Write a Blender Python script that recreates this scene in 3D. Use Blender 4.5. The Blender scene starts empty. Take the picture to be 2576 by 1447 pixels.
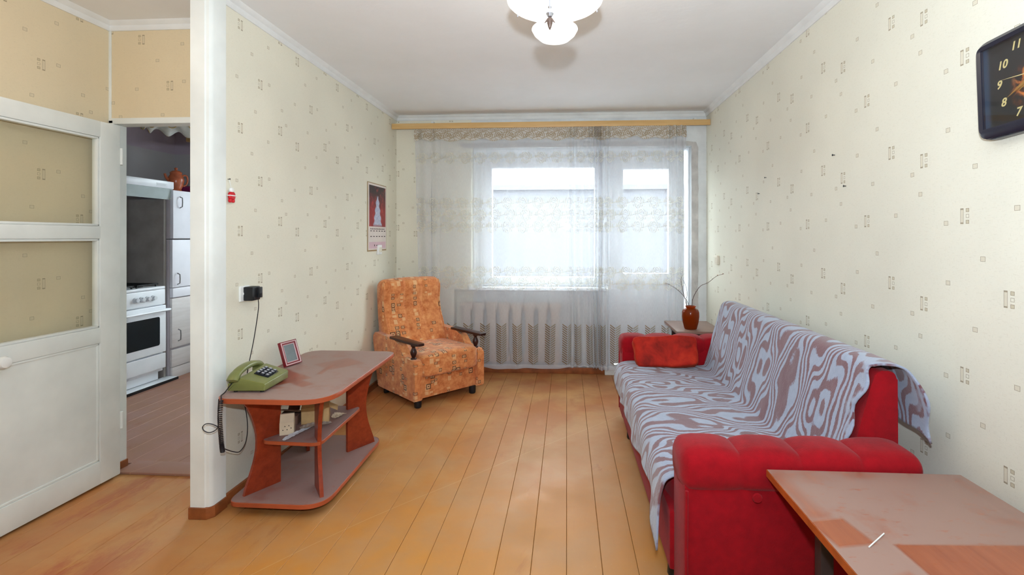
import bpy, bmesh, math, random
from mathutils import Vector, Matrix, noise as mnoise
R = math.radians
PI = math.pi
random.seed(7)
S = bpy.context.scene
COL = S.collection

# ------------------------------------------------------------------ camera, world, lights, exposure
CAM_H = 1.3147
cd = bpy.data.cameras.new('camera')
cam = bpy.data.objects.new('camera', cd)
COL.objects.link(cam)
cam.location = (0, 0, CAM_H)
cam.rotation_euler = (PI / 2, 0, 0.0608)
cd.sensor_fit = 'HORIZONTAL'
cd.sensor_width = 36.0
cd.lens = 1241.5 * 36 / 2576
cd.shift_x = (1288 - 1350.4) / 2576
cd.shift_y = (596.2 - 723.5) / 2576
cd.clip_start = 0.02
cd.clip_end = 300
S.camera = cam

S.view_settings.view_transform = 'Standard'
S.view_settings.look = 'None'
S.view_settings.exposure = 0.03
S.view_settings.gamma = 1.0
S.view_settings.use_curve_mapping = False

w = bpy.data.worlds.new('overcast_sky')
S.world = w
w.use_nodes = True
bg = w.node_tree.nodes['Background']
bg.inputs[0].default_value = (0.84, 0.965, 1.0, 1)
bg.inputs[1].default_value = 12.5


def lamp(name, kind, loc, power, color, size=0.05, rot=(0, 0, 0)):
    d = bpy.data.lights.new(name, kind)
    d.energy = power
    d.color = color
    if kind == 'AREA':
        d.size = size
    else:
        d.shadow_soft_size = size
    o = bpy.data.objects.new(name, d)
    o.location = loc
    o.rotation_euler = rot
    COL.objects.link(o)
    return o


# the photographer's flash, held a hand's breadth above the lens (it throws the lamp's shadow on the ceiling)
fl = lamp('camera_flash', 'AREA', (0.0, -0.03, 1.53), 70, (0.75, 0.875, 1.0), 0.07, (R(125), 0, 0.03))
fl.data.shape = 'DISK'

# ------------------------------------------------------------------ material helpers


def lin(c):
    out = []
    for v in c[:3]:
        v = v / 255.0
        out.append(v / 12.92 if v <= 0.04045 else ((v + 0.055) / 1.055) ** 2.4)
    return (out[0], out[1], out[2], 1.0)


class G:
    def __init__(s, name):
        s.m = bpy.data.materials.new(name)
        s.m.use_nodes = True
        s.t = s.m.node_tree
        s.b = s.t.nodes['Principled BSDF']
        s.o = s.t.nodes['Material Output']

    def n(s, typ, ins=None, **props):
        k = s.t.nodes.new(typ)
        for a, v in props.items():
            setattr(k, a, v)
        if ins:
            for a, v in ins.items():
                s.set(k.inputs[a], v)
        return k

    def set(s, sock, v):
        if isinstance(v, bpy.types.NodeSocket):
            s.t.links.new(v, sock)
        elif sock.type == 'RGBA' and len(v) == 3:
            sock.default_value = lin(v)
        else:
            sock.default_value = v

    def math(s, op, a, b=None, c=None, clamp=False):
        k = s.t.nodes.new('ShaderNodeMath')
        k.operation = op
        k.use_clamp = clamp
        s.set(k.inputs[0], a)
        if b is not None:
            s.set(k.inputs[1], b)
        if c is not None:
            s.set(k.inputs[2], c)
        return k.outputs[0]

    def vm(s, op, a, b=None):
        k = s.t.nodes.new('ShaderNodeVectorMath')
        k.operation = op
        s.set(k.inputs[0], a)
        if b is not None:
            s.set(k.inputs[1], b)
        return k.outputs[0]

    def uv(s):
        return s.n('ShaderNodeTexCoord').outputs['UV']

    def obj(s):
        return s.n('ShaderNodeTexCoord').outputs['Object']

    def pos(s):
        return s.n('ShaderNodeNewGeometry').outputs['Position']

    def sep(s, v):
        k = s.n('ShaderNodeSeparateXYZ', {0: v})
        return k.outputs[0], k.outputs[1], k.outputs[2]

    def comb(s, x, y, z=0.0):
        return s.n('ShaderNodeCombineXYZ', {0: x, 1: y, 2: z}).outputs[0]

    def map(s, v, scale=(1, 1, 1), loc=(0, 0, 0), rot=(0, 0, 0)):
        return s.n('ShaderNodeMapping', {'Vector': v, 'Scale': scale, 'Location': loc, 'Rotation': rot}).outputs[0]

    def noise(s, v, scale, detail=3, rough=0.55, dist=0.0):
        k = s.n('ShaderNodeTexNoise', {'Vector': v, 'Scale': scale, 'Detail': detail, 'Roughness': rough, 'Distortion': dist})
        return k.outputs['Fac']

    def ramp(s, f, stops, mode='LINEAR'):
        k = s.n('ShaderNodeValToRGB', {0: f})
        r = k.color_ramp
        r.interpolation = mode
        while len(r.elements) < len(stops):
            r.elements.new(0.5)
        for e, (p, c) in zip(r.elements, stops):
            e.position = p
            e.color = lin(c) if not isinstance(c, (int, float)) else (c, c, c, 1)
        return k.outputs[0]

    def mix(s, f, a, b, mode='MIX'):
        k = s.n('ShaderNodeMix', data_type='RGBA', blend_type=mode)
        s.set(k.inputs[0], f)
        s.set(k.inputs[6], a)
        s.set(k.inputs[7], b)
        return k.outputs[2]

    def step(s, f, lo, hi):
        return s.n('ShaderNodeMapRange', {0: f, 1: lo, 2: hi, 3: 0.0, 4: 1.0}, clamp=True).outputs[0]

    def bump(s, h, strength=0.3, dist=0.01):
        k = s.n('ShaderNodeBump', {'Height': h, 'Strength': strength, 'Distance': dist})
        s.t.links.new(k.outputs[0], s.b.inputs['Normal'])

    def boxmask(s, v, cx, cy, hw, hh, rot=0.0, soft=0.004):
        p = s.vm('SUBTRACT', v, (cx, cy, 0))
        if rot:
            p = s.map(p, rot=(0, 0, -rot))
        x, y, z = s.sep(s.vm('ABSOLUTE', p))
        a = s.math('SUBTRACT', x, hw)
        b = s.math('SUBTRACT', y, hh)
        return s.step(s.math('MAXIMUM', a, b), soft, -soft)

    def base(s, c, rough=0.6, spec=0.35, **kw):
        s.set(s.b.inputs['Base Color'], c)
        s.set(s.b.inputs['Roughness'], rough)
        s.b.inputs['Specular IOR Level'].default_value = spec
        for a, v in kw.items():
            s.set(s.b.inputs[a.replace('_', ' ')], v)
        return s.m


def plain(name, c, rough=0.6, spec=0.35, var=0.06, scale=6.0, bump=0.0, bscale=60.0, **kw):
    g = G(name)
    dark = tuple(max(0, v * (1 - var)) for v in c)
    lite = tuple(min(255, v * (1 + var * 0.6)) for v in c)
    f = g.noise(g.obj(), scale, 4)
    col = g.ramp(f, [(0.3, dark), (0.7, lite)])
    if bump:
        g.bump(g.noise(g.obj(), bscale, 3), bump, 0.004)
    return g.base(col, rough, spec, **kw)


# ------------------------------------------------------------------ wallpaper
PU, PV = 0.536, 0.53
MOT = [(0.137, 0.285), (0.302, 0.028), (0.490, 0.345)]
SQ = [(0.016, 0.39), (0.111, 0.012), (0.231, 0.168), (0.261, 0.398), (0.375, 0.257), (0.384, 0.05), (0.509, 0.468)]


def wallpaper(name, du, flip=False, ground=(238, 233, 214)):
    g = G(name)
    uv = g.uv()
    x, y, z = g.sep(uv)
    u = g.math('SUBTRACT', x, du)
    v = g.math('SUBTRACT', 0.352, y) if flip else y
    u = g.math('FLOORED_MODULO', u, PU)
    v = g.math('FLOORED_MODULO', v, PV)
    p = g.comb(u, v)

    def rects(lst, hw, hh):
        out = None
        for cx, cy in lst:
            a = g.vm('ABSOLUTE', g.vm('SUBTRACT', p, (cx, cy, 0)))
            a = g.vm('MULTIPLY', a, (1 / hw, 1 / hh, 0))
            ax, ay, az = g.sep(a)
            d = g.math('MAXIMUM', ax, ay)
            out = d if out is None else g.math('MINIMUM', out, d)
        return out
    bars = [(cx + 0.0125, cy) for cx, cy in MOT]
    small = [(cx - 0.0105, cy + k * 0.0195) for cx, cy in MOT for k in (-1, 1)]
    hollow = [(cx - 0.0105, cy) for cx, cy in MOT]
    d1 = rects(SQ, 0.0096, 0.0080)
    d2 = rects(bars, 0.0068, 0.0262)
    d3 = rects(small, 0.0068, 0.0062)
    d4 = rects(hollow, 0.0066, 0.0062)

    def inside(d):
        return g.math('LESS_THAN', d, 1.0)

    def edge(d, e):
        return g.math('MULTIPLY', inside(d), g.math('GREATER_THAN', d, e))
    fill = g.math('MAXIMUM', inside(d1), inside(d2))
    line = g.math('MAXIMUM', edge(d1, 0.84), edge(d2, 0.80))
    line = g.math('MAXIMUM', line, edge(d3, 0.76))
    line = g.math('MAXIMUM', line, edge(d4, 0.76))
    soft = g.noise(uv, 1.3, 3)
    dash = g.noise(g.map(uv, (55, 420, 1)), 1.0, 2, 0.5)
    dash2 = g.noise(g.map(uv, (380, 70, 1), (7, 3, 0)), 1.0, 2, 0.5)
    dsh = g.math('MAXIMUM', g.step(dash, 0.60, 0.68), g.step(dash2, 0.63, 0.70))
    gd = tuple(c * 0.955 for c in ground)
    col = g.ramp(soft, [(0.3, gd), (0.7, ground)])
    col = g.mix(g.math('MULTIPLY', dsh, 0.16), col, (176, 164, 138))
    col = g.mix(g.math('MULTIPLY', fill, 0.45), col, (206, 194, 168))
    col = g.mix(g.math('MULTIPLY', inside(d3), 0.6), col, (184, 170, 136))
    col = g.mix(g.math('MULTIPLY', line, 0.72), col, (134, 118, 92))
    g.bump(g.math('ADD', dsh, g.math('MULTIPLY', g.noise(uv, 140, 2), 0.6)), 0.25, 0.0015)
    return g.base(col, 0.62, 0.25)


WP_LEFT = wallpaper('wallpaper_cream', 2.3)
WP_RIGHT = wallpaper('wallpaper_cream_hung_inverted', 2.493, True, (236, 233, 217))
WP_HALL = wallpaper('wallpaper_hall', 1.93, False, (230, 214, 182))
WP_HALL_B = wallpaper('wallpaper_hall_end', -2.485, False, (230, 212, 178))

# ------------------------------------------------------------------ common materials
WHITE_PAINT = plain('old_white_paint', (233, 236, 231), 0.42, 0.4, 0.05, 3.0, 0.12, 25)
CORNICE = plain('cornice_white', (232, 233, 231), 0.6, 0.3, 0.03)
PVC = plain('white_plastic_frame', (240, 243, 246), 0.35, 0.4, 0.01)
PLASTER = plain('white_plaster', (226, 229, 229), 0.8, 0.2, 0.06, 5.0, 0.3, 30)
ROUGH_PLASTER = plain('rough_grey_plaster', (198, 194, 190), 0.9, 0.1, 0.1, 9.0, 0.8, 45)
BLACK_PLASTIC = plain('black_plastic', (26, 27, 30), 0.45, 0.4, 0.1)
CHROME = plain('dull_metal', (150, 150, 152), 0.35, 0.5, 0.05, Metallic=0.8)
BROWN_PAINT = plain('brown_baseboard_paint', (150, 84, 44), 0.4, 0.4, 0.18, 14.0)
CREAM_PLASTIC = plain('cream_plastic', (234, 228, 210), 0.4, 0.4, 0.02)
WHITE_PLASTIC = plain('white_plastic', (240, 240, 236), 0.4, 0.4, 0.02)


def ceiling_mat():
    g = G('ceiling_whitewash')
    p = g.pos()
    f = g.noise(p, 1.1, 5, 0.6)
    col = g.ramp(f, [(0.25, (236, 236, 235)), (0.75, (246, 247, 248))])
    g.bump(g.noise(p, 18, 4), 0.15, 0.01)
    return g.base(col, 0.9, 0.1)


CEIL = ceiling_mat()


def floor_mat(name, red):
    g = G(name)
    p = g.pos()
    x, y, z = g.sep(p)
    rnd = g.n('ShaderNodeObjectInfo').outputs['Random']
    # paint: ochre in the middle of the room, browner in the hall and along the walls (older coats showing)
    if red:
        col = g.mix(g.noise(p, 2.2, 4), (148, 104, 88), (168, 124, 108))
    else:
        hall = g.step(x, -0.75, -2.3)
        hall = g.math('MULTIPLY', hall, g.step(y, 3.6, 1.6))
        far = g.step(g.math('ADD', y, g.math('MULTIPLY', g.noise(p, 1.3, 2), 1.2)), 2.6, 4.9)
        f = g.math('MAXIMUM', hall, far)
        col = g.mix(far, (208, 142, 62), (176, 106, 58))
        col = g.mix(hall, col, (186, 116, 68))
        col = g.mix(g.step(g.noise(p, 2.3, 4, 0.6, 0.3), 0.42, 0.62), col, (200, 146, 88))
    # bare orange and red patches under worn paint
    m = g.map(p, (1.0, 0.45, 1))
    worn = g.step(g.noise(m, 4.5, 6, 0.68, 0.6), 0.60, 0.68)
    col = g.mix(g.math('MULTIPLY', worn, 0.55), col, (172, 98, 38) if not red else (150, 84, 54))
    if not red:
        rd = g.math('MULTIPLY', g.step(g.noise(g.map(p, (1.2, 0.5, 1), (3, 9, 0)), 3.2, 6, 0.7), 0.52, 0.62), g.step(x, -1.2, -1.9))
        col = g.mix(g.math('MULTIPLY', rd, 0.75), col, (172, 84, 46))
    # dust film
    dust = g.step(g.noise(p, 3.1, 5, 0.65), 0.40, 0.72)
    col = g.mix(g.math('MULTIPLY', dust, 0.38), col, (176, 142, 110))
    # fine specks and hairline scratches
    sp = g.step(g.noise(p, 160, 1), 0.79, 0.82)
    col = g.mix(g.math('MULTIPLY', sp, 0.7), col, (226, 208, 178))
    sc = g.n('ShaderNodeTexWave', {'Vector': g.map(p, (1, 1, 1), rot=(0, 0, 0.62)), 'Scale': 0.23, 'Distortion': 5.0, 'Detail': 2.0, 'Detail Scale': 0.5}).outputs['Fac']
    sc = g.math('GREATER_THAN', sc, 0.99997)
    col = g.mix(g.math('MULTIPLY', sc, 0.25), col, (224, 190, 140))
    # every board a touch different
    col = g.mix(g.math('MULTIPLY', rnd, 0.13), col, (150, 96, 56))
    rough = g.math('ADD', g.math('MULTIPLY', dust, 0.2), 0.42)
    g.bump(g.noise(g.map(p, (6, 1, 1)), 9, 4), 0.10, 0.004)
    return g.base(col, rough, 0.35)


FLOOR = floor_mat('worn_ochre_floor_paint', False)
FLOOR_K = floor_mat('worn_brown_floor_paint', True)
GAP = plain('joint_dirt', (132, 96, 66), 0.95, 0.1)


def wood(name, c1, c2, rough=0.35, axis='x', dust=None, dust_amt=0.0, extra=None):
    g = G(name)
    uv = g.obj()
    sc = (3, 34, 34) if axis == 'x' else ((34, 3, 34) if axis == 'y' else (34, 34, 3))
    f = g.noise(g.map(uv, sc), 1.2, 5, 0.6, 0.4)
    col = g.ramp(f, [(0.25, c1), (0.75, c2)])
    if dust:
        d = g.step(g.noise(uv, 6.5, 5, 0.62), 0.12, 0.46)
        d = g.math('MULTIPLY', d, dust_amt)
        sc2 = g.step(g.noise(g.map(uv, (26, 70, 1), rot=(0, 0, 0.5)), 1.0, 3, 0.6), 0.62, 0.70)
        d = g.math('MULTIPLY', d, g.math('SUBTRACT', 1.0, g.math('MULTIPLY', sc2, 0.55)))
        if extra:
            for e in extra:
                d = g.math('MULTIPLY', d, g.math('SUBTRACT', 1.0, g.math('MULTIPLY', g.boxmask(uv, *e[:5], soft=e[6]), e[5])))
        # dust lies only on faces that look up
        nz = g.sep(g.n('ShaderNodeNewGeometry').outputs['Normal'])[2]
        d = g.math('MULTIPLY', d, g.step(nz, 0.6, 0.9))
        col = g.mix(d, col, dust)
        rr = g.math('ADD', rough, g.math('MULTIPLY', d, 0.35))
        return g.base(col, rr, 0.4)
    return g.base(col, rough, 0.4)


def fabric(name, c, var=0.12, scale=40, rough=0.9, bump=0.3, bscale=320, sheen=0.3):
    g = G(name)
    o = g.obj()
    f = g.noise(o, scale, 4, 0.6)
    big = g.noise(o, 5.0, 3)
    a = tuple(v * (1 - var) for v in c)
    b = tuple(min(255, v * (1 + var)) for v in c)
    col = g.ramp(g.math('MULTIPLY_ADD', f, 0.6, g.math('MULTIPLY', big, 0.4)), [(0.3, a), (0.7, b)])
    g.bump(g.noise(o, bscale, 2), bump, 0.003)
    g.b.inputs['Sheen Weight'].default_value = sheen
    g.b.inputs['Sheen Roughness'].default_value = 0.5
    return g.base(col, rough, 0.15)


def glass(name, tint=(1, 1, 1, 1), gloss=0.07, rough=0.02):
    g = G(name)
    g.t.nodes.remove(g.b)
    tr = g.n('ShaderNodeBsdfTransparent', {0: tint})
    gl = g.n('ShaderNodeBsdfGlossy', {0: (1, 1, 1, 1), 1: rough})
    mx = g.n('ShaderNodeMixShader', {0: gloss, 1: tr.outputs[0], 2: gl.outputs[0]})
    g.t.links.new(mx.outputs[0], g.o.inputs[0])
    return g.m


GLASS = glass('window_glass')
GLASS_DOOR = glass('old_door_glass', (0.965, 0.968, 0.95, 1), 0.04, 0.06)

# ------------------------------------------------------------------ geometry helpers


def box_uv(bm):
    uvl = bm.loops.layers.uv.verify()
    for f in bm.faces:
        n = f.normal
        a = (abs(n.x), abs(n.y), abs(n.z))
        k = a.index(max(a))
        for l in f.loops:
            c = l.vert.co
            l[uvl].uv = (c.y, c.z) if k == 0 else ((c.x, c.z) if k == 1 else (c.x, c.y))


def emit(bm, name, mat, parent=None, loc=(0, 0, 0), rot=(0, 0, 0), smooth=40, uv=True):
    bmesh.ops.recalc_face_normals(bm, faces=bm.faces[:])
    bm.normal_update()
    if uv:
        box_uv(bm)
    me = bpy.data.meshes.new(name)
    bm.to_mesh(me)
    bm.free()
    if smooth:
        for p in me.polygons:
            p.use_smooth = True
        me.set_sharp_from_angle(angle=R(smooth))
    me.materials.append(mat)
    o = bpy.data.objects.new(name, me)
    COL.objects.link(o)
    o.location = loc
    o.rotation_euler = rot
    if parent:
        o.parent = parent
    return o


def thing(name, label, cat, loc=(0, 0, 0), rz=0.0, group=None, rot=None):
    o = bpy.data.objects.new(name, None)
    o.empty_display_size = 0.1
    COL.objects.link(o)
    o.location = loc
    o.rotation_euler = rot if rot else (0, 0, rz)
    return tag(o, label, cat, group)


def tag(o, label, cat, group=None):
    o['label'] = label
    o['category'] = cat
    if group:
        o['group'] = group
    return o


def struct(o, label=None):
    o['kind'] = 'structure'
    if label:
        o['label'] = label
    return o


def sroot(name, label=None, loc=(0, 0, 0)):
    o = bpy.data.objects.new(name, None)
    COL.objects.link(o)
    o.location = loc
    return struct(o, label)


def bm_box(bm, lo, hi, bevel=0.0, seg=2):
    b2 = bmesh.new()
    bmesh.ops.create_cube(b2, size=1.0)
    for v in b2.verts:
        v.co = Vector([lo[i] + (v.co[i] + 0.5) * (hi[i] - lo[i]) for i in range(3)])
    if bevel:
        bmesh.ops.bevel(b2, geom=b2.edges[:], offset=bevel, segments=seg, affect='EDGES', profile=0.6)
    join(bm, b2)


def join(bm, b2, mat=None):
    vm = {}
    for v in b2.verts:
        vm[v] = bm.verts.new(mat @ v.co if mat else v.co)
    for f in b2.faces:
        try:
            bm.faces.new([vm[v] for v in f.verts])
        except ValueError:
            pass
    b2.free()


def box(name, lo, hi, mat, parent=None, bevel=0.0, seg=2, loc=(0, 0, 0), rot=(0, 0, 0)):
    bm = bmesh.new()
    bm_box(bm, lo, hi, bevel, seg)
    return emit(bm, name, mat, parent, loc, rot)


def round_poly(corners, radii, n=7):
    pts = []
    m = len(corners)
    for i in range(m):
        p = Vector(corners[i])
        a = (Vector(corners[i - 1]) - p)
        b = (Vector(corners[(i + 1) % m]) - p)
        r = radii[i] if isinstance(radii, (list, tuple)) else radii
        if r <= 0:
            pts.append(p)
            continue
        ang = a.angle(b)
        t = min(r / math.tan(ang / 2), a.length * 0.49, b.length * 0.49)
        p0, p1 = p + a.normalized() * t, p + b.normalized() * t
        for k in range(n + 1):
            s = k / n
            pts.append((1 - s) ** 2 * p0 + 2 * s * (1 - s) * p + s * s * p1)
    return pts


def bm_prism(bm, pts, z0, z1, bevel=0.0, M=None, seg=2):
    b2 = bmesh.new()
    lo = [b2.verts.new((p[0], p[1], z0)) for p in pts]
    hi = [b2.verts.new((p[0], p[1], z1)) for p in pts]
    n = len(pts)
    b2.faces.new(lo[::-1])
    b2.faces.new(hi)
    for i in range(n):
        b2.faces.new((lo[i], lo[(i + 1) % n], hi[(i + 1) % n], hi[i]))
    if bevel:
        ed = [e for e in b2.edges if len({v.co.z for v in e.verts}) == 1]
        bmesh.ops.bevel(b2, geom=ed, offset=bevel, segments=seg, affect='EDGES', profile=0.6)
    join(bm, b2, M)


def prism(name, pts, z0, z1, mat, parent=None, bevel=0.0, M=None, loc=(0, 0, 0), rot=(0, 0, 0), seg=2):
    bm = bmesh.new()
    bm_prism(bm, pts, z0, z1, bevel, M, seg)
    return emit(bm, name, mat, parent, loc, rot)


# plane matrices: prism drawn in (a, b), pushed along the third axis
XZ = Matrix(((1, 0, 0, 0), (0, 0, 1, 0), (0, 1, 0, 0), (0, 0, 0, 1)))      # a->x, b->z, depth->y
YZ = Matrix(((0, 0, 1, 0), (1, 0, 0, 0), (0, 1, 0, 0), (0, 0, 0, 1)))      # a->y, b->z, depth->x


def bm_lathe(bm, prof, n=20, c=(0, 0), M=None):
    rings = []
    for r, z in prof:
        if r < 1e-6:
            rings.append([bm.verts.new((M @ Vector((c[0], c[1], z))) if M else (c[0], c[1], z))])
        else:
            rg = []
            for k in range(n):
                a = 2 * PI * k / n
                co = Vector((c[0] + r * math.cos(a), c[1] + r * math.sin(a), z))
                rg.append(bm.verts.new(M @ co if M else co))
            rings.append(rg)
    for a, b in zip(rings, rings[1:]):
        if len(a) == 1 and len(b) == 1:
            continue
        for k in range(n):
            k2 = (k + 1) % n
            if len(a) == 1:
                bm.faces.new((a[0], b[k2], b[k]))
            elif len(b) == 1:
                bm.faces.new((a[k], a[k2], b[0]))
            else:
                bm.faces.new((a[k], a[k2], b[k2], b[k]))
    for rg, rev in ((rings[0], True), (rings[-1], False)):
        if len(rg) > 1:
            bm.faces.new(rg[::-1] if rev else rg)


def lathe(name, prof, mat, parent=None, n=20, loc=(0, 0, 0), rot=(0, 0, 0), M=None):
    bm = bmesh.new()
    bm_lathe(bm, prof, n, M=M)
    return emit(bm, name, mat, parent, loc, rot)


def bm_tube(bm, pts, rad, n=6):
    pts = [Vector(p) for p in pts]
    m = len(pts)
    rings = []
    ref = None
    for i, p in enumerate(pts):
        d = (pts[min(i + 1, m - 1)] - pts[max(i - 1, 0)])
        if d.length < 1e-9:
            d = Vector((0, 0, 1))
        d.normalize()
        if ref is None:
            ref = d.orthogonal().normalized()
        ref = ref - d * ref.dot(d)
        if ref.length < 1e-6:
            ref = d.orthogonal()
        ref.normalize()
        q = d.cross(ref)
        r = rad[i] if isinstance(rad, (list, tuple)) else rad
        rings.append([bm.verts.new(p + (ref * math.cos(2 * PI * k / n) + q * math.sin(2 * PI * k / n)) * r) for k in range(n)])
    for a, b in zip(rings, rings[1:]):
        for k in range(n):
            bm.faces.new((a[k], a[(k + 1) % n], b[(k + 1) % n], b[k]))
    bm.faces.new(rings[0][::-1])
    bm.faces.new(rings[-1])


def tube(name, pts, rad, mat, parent=None, n=6, loc=(0, 0, 0)):
    bm = bmesh.new()
    bm_tube(bm, pts, rad, n)
    return emit(bm, name, mat, parent, loc)


def smooth_path(pts, k=6):
    """Catmull-Rom through the points"""
    pts = [Vector(p) for p in pts]
    out = []
    for i in range(len(pts) - 1):
        p0, p1, p2, p3 = pts[max(i - 1, 0)], pts[i], pts[i + 1], pts[min(i + 2, len(pts) - 1)]
        for j in range(k):
            t = j / k
            out.append(0.5 * ((2 * p1) + (p2 - p0) * t + (2 * p0 - 5 * p1 + 4 * p2 - p3) * t * t + (3 * p1 - p0 - 3 * p2 + p3) * t ** 3))
    out.append(pts[-1])
    return out


def bm_cushion(bm, lo, hi, k=5.0, n=12, fn=None):
    b2 = bmesh.new()
    bmesh.ops.create_cube(b2, size=2.0)
    bmesh.ops.subdivide_edges(b2, edges=b2.edges[:], cuts=n, use_grid_fill=True)
    c = Vector([(lo[i] + hi[i]) / 2 for i in range(3)])
    h = Vector([(hi[i] - lo[i]) / 2 for i in range(3)])
    for v in b2.verts:
        p = v.co.copy()
        inf = max(abs(p.x), abs(p.y), abs(p.z))
        nk = (abs(p.x) ** k + abs(p.y) ** k + abs(p.z) ** k) ** (1 / k)
        q = p * (inf / nk)
        if fn:
            q = fn(q)
        v.co = Vector((c.x + q.x * h.x, c.y + q.y * h.y, c.z + q.z * h.z))
    join(bm, b2)


def cushion(name, lo, hi, mat, parent=None, k=5.0, n=12, fn=None, loc=(0, 0, 0), rot=(0, 0, 0)):
    bm = bmesh.new()
    bm_cushion(bm, lo, hi, k, n, fn)
    return emit(bm, name, mat, parent, loc, rot, smooth=70)


def add_text(name, s, size, mat, parent, loc, rot=(PI / 2, 0, 0), depth=0.0006, shear=0.0, bold=0.0):
    cu = bpy.data.curves.new(name, 'FONT')
    cu.body = s
    cu.size = size
    cu.align_x = 'CENTER'
    cu.align_y = 'CENTER'
    cu.extrude = depth
    cu.shear = shear
    cu.offset = bold
    cu.resolution_u = 3
    t = bpy.data.objects.new(name, cu)
    COL.objects.link(t)
    dg = bpy.context.evaluated_depsgraph_get()
    me = bpy.data.meshes.new_from_object(t.evaluated_get(dg))
    bpy.data.objects.remove(t)
    bpy.data.curves.remove(cu)
    me.name = name
    me.materials.clear()
    me.materials.append(mat)
    o = bpy.data.objects.new(name, me)
    COL.objects.link(o)
    o.parent = parent
    o.location = loc
    o.rotation_euler = rot
    return o


# ================================================================== THE ROOM
XL, XR, YB = -1.674, 1.32, 4.765      # left wall, right wall, window wall
XH, YH = -2.533, 2.59                 # hall wall, kitchen doorway wall
YF = -1.1                             # wall behind the camera
XK, YK = -4.25, 5.11                  # kitchen left and end walls
CE = 2.50
PW = 0.1415                           # board width

floor = struct(box('floor', (XK - 0.2, YF - 0.2, -0.12), (XR + 0.2, YK + 0.1, -0.018), GAP))
pm_cache = {}


def plank(x0, y0, y1, mat, parent, z=0.0, wd=PW):
    ln = round(y1 - y0, 4)
    key = (ln, mat.name, round(wd, 4))
    if key not in pm_cache:
        bm = bmesh.new()
        g = 0.0007
        prof = [(g, -0.03), (wd - g, -0.03), (wd - g, -0.0015), (wd - g - 0.0015, 0), (g + 0.0015, 0), (g, -0.0015)]
        M = Matrix(((1, 0, 0, 0), (0, 0, 1, 0), (0, 1, 0, 0), (0, 0, 0, 1)))
        bm_prism(bm, prof, 0, ln, 0, M)
        o = emit(bm, 'plank', mat, parent, (x0, y0, z), smooth=0)
        pm_cache[key] = o.data
        return o
    o = bpy.data.objects.new('plank', pm_cache[key])
    COL.objects.link(o)
    o.parent = parent
    o.location = (x0, y0, z)
    return o


k0 = math.floor((XH - 0.05 + 0.567) / PW)
x = -0.567 + k0 * PW
while x < XR:
    hall = (x + PW / 2) < (XL - 0.05)
    plank(x, YF - 0.05, (YH + 0.06) if hall else (YB + 0.02), FLOOR, floor, random.uniform(-0.0006, 0.0004))
    x += PW
kfloor = struct(box('floor_kitchen', (XK - 0.05, YH + 0.06, -0.017), (XL - 0.11, YK + 0.05, -0.0165), GAP))
x = -0.567 + (math.floor((XK + 0.567) / PW)) * PW
while x < XL - 0.2:
    plank(x, YH + 0.13, YK + 0.02, FLOOR_K, kfloor, random.uniform(-0.0006, 0.0004))
    x += PW
struct(box('threshold', (-2.50, YH - 0.005, 0.0), (-1.77, YH + 0.135, 0.014), FLOOR_K, bevel=0.004))
bpy.data.objects['threshold'].name = 'trim_threshold'

# ceiling
struct(box('ceiling', (XK - 0.2, YF - 0.2, CE), (XR + 0.2, YK + 0.2, CE + 0.12), CEIL))

# walls
struct(box('wall_right', (XR, YF - 0.1, 0), (XR + 0.15, YB + 0.3, CE), WP_RIGHT))
struct(box('wall_left', (-1.755, 2.24, 0), (XL, YB + 0.05, CE), WP_LEFT))
struct(box('wall_hall', (XH - 0.12, YF - 0.1, 0), (XH, YH + 0.1, CE), WP_HALL))
struct(box('wall_rear', (XH - 0.1, YF - 0.15, 0), (XR + 0.1, YF, CE), WP_LEFT))
bm = bmesh.new()
bm_box(bm, (XH - 0.1, YH, 0), (-2.51, YH + 0.06, CE))
bm_box(bm, (-2.51, YH, 1.962), (-1.755, YH + 0.06, CE))
struct(emit(bm, 'wall_doorway', WP_HALL_B, smooth=0))
# kitchen shell


def kitchen_wall():
    g = G('kitchen_wall_paint')
    p = g.pos()
    z = g.sep(p)[2]
    col = g.mix(g.step(z, 2.2, 2.215), (178, 174, 174), (176, 160, 172))
    col = g.mix(g.math('MULTIPLY', g.noise(p, 4, 4), 0.25), col, (160, 154, 156))
    return g.base(col, 0.7, 0.2)


KW = kitchen_wall()
struct(box('wall_kitchen_left', (XK - 0.12, YH, 0), (XK, YK + 0.1, CE), KW))
struct(box('wall_kitchen_near', (XK - 0.1, YH, 0), (XH - 0.09, YH + 0.06, CE), KW))
bm = bmesh.new()
bm_box(bm, (XK - 0.1, YK, 0), (-3.25, YK + 0.25, CE))
bm_box(bm, (-1.95, YK, 0), (-1.70, YK + 0.25, CE))
bm_box(bm, (-3.25, YK, 0), (-1.95, YK + 0.25, 0.85))
bm_box(bm, (-3.25, YK, 2.2), (-1.95, YK + 0.25, CE))
struct(emit(bm, 'wall_kitchen_end', KW, smooth=0))
struct(box('wall_kitchen_side', (-1.80, YB, 0), (-1.755, YK + 0.1, CE), KW))
# the kitchen's own window, round the corner
kw = sroot('window_2', 'white framed kitchen window behind the partition', (-2.6, YK + 0.1, 0.85))
bm = bmesh.new()
for a, b in (((-0.65, 0, 0), (-0.59, 0.06, 1.35)), ((0.59, 0, 0), (0.65, 0.06, 1.35)), ((-0.65, 0, 0), (0.65, 0.06, 0.06)), ((-0.65, 0, 1.29), (0.65, 0.06, 1.35)), ((-0.03, 0, 0), (0.03, 0.06, 1.35))):
    bm_box(bm, a, b)
emit(bm, 'frame', PVC, kw)
box('pane', (-0.59, 0.025, 0.06), (-0.03, 0.031, 1.29), GLASS, kw)
box('pane', (0.03, 0.025, 0.06), (0.59, 0.031, 1.29), GLASS, kw)

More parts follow.
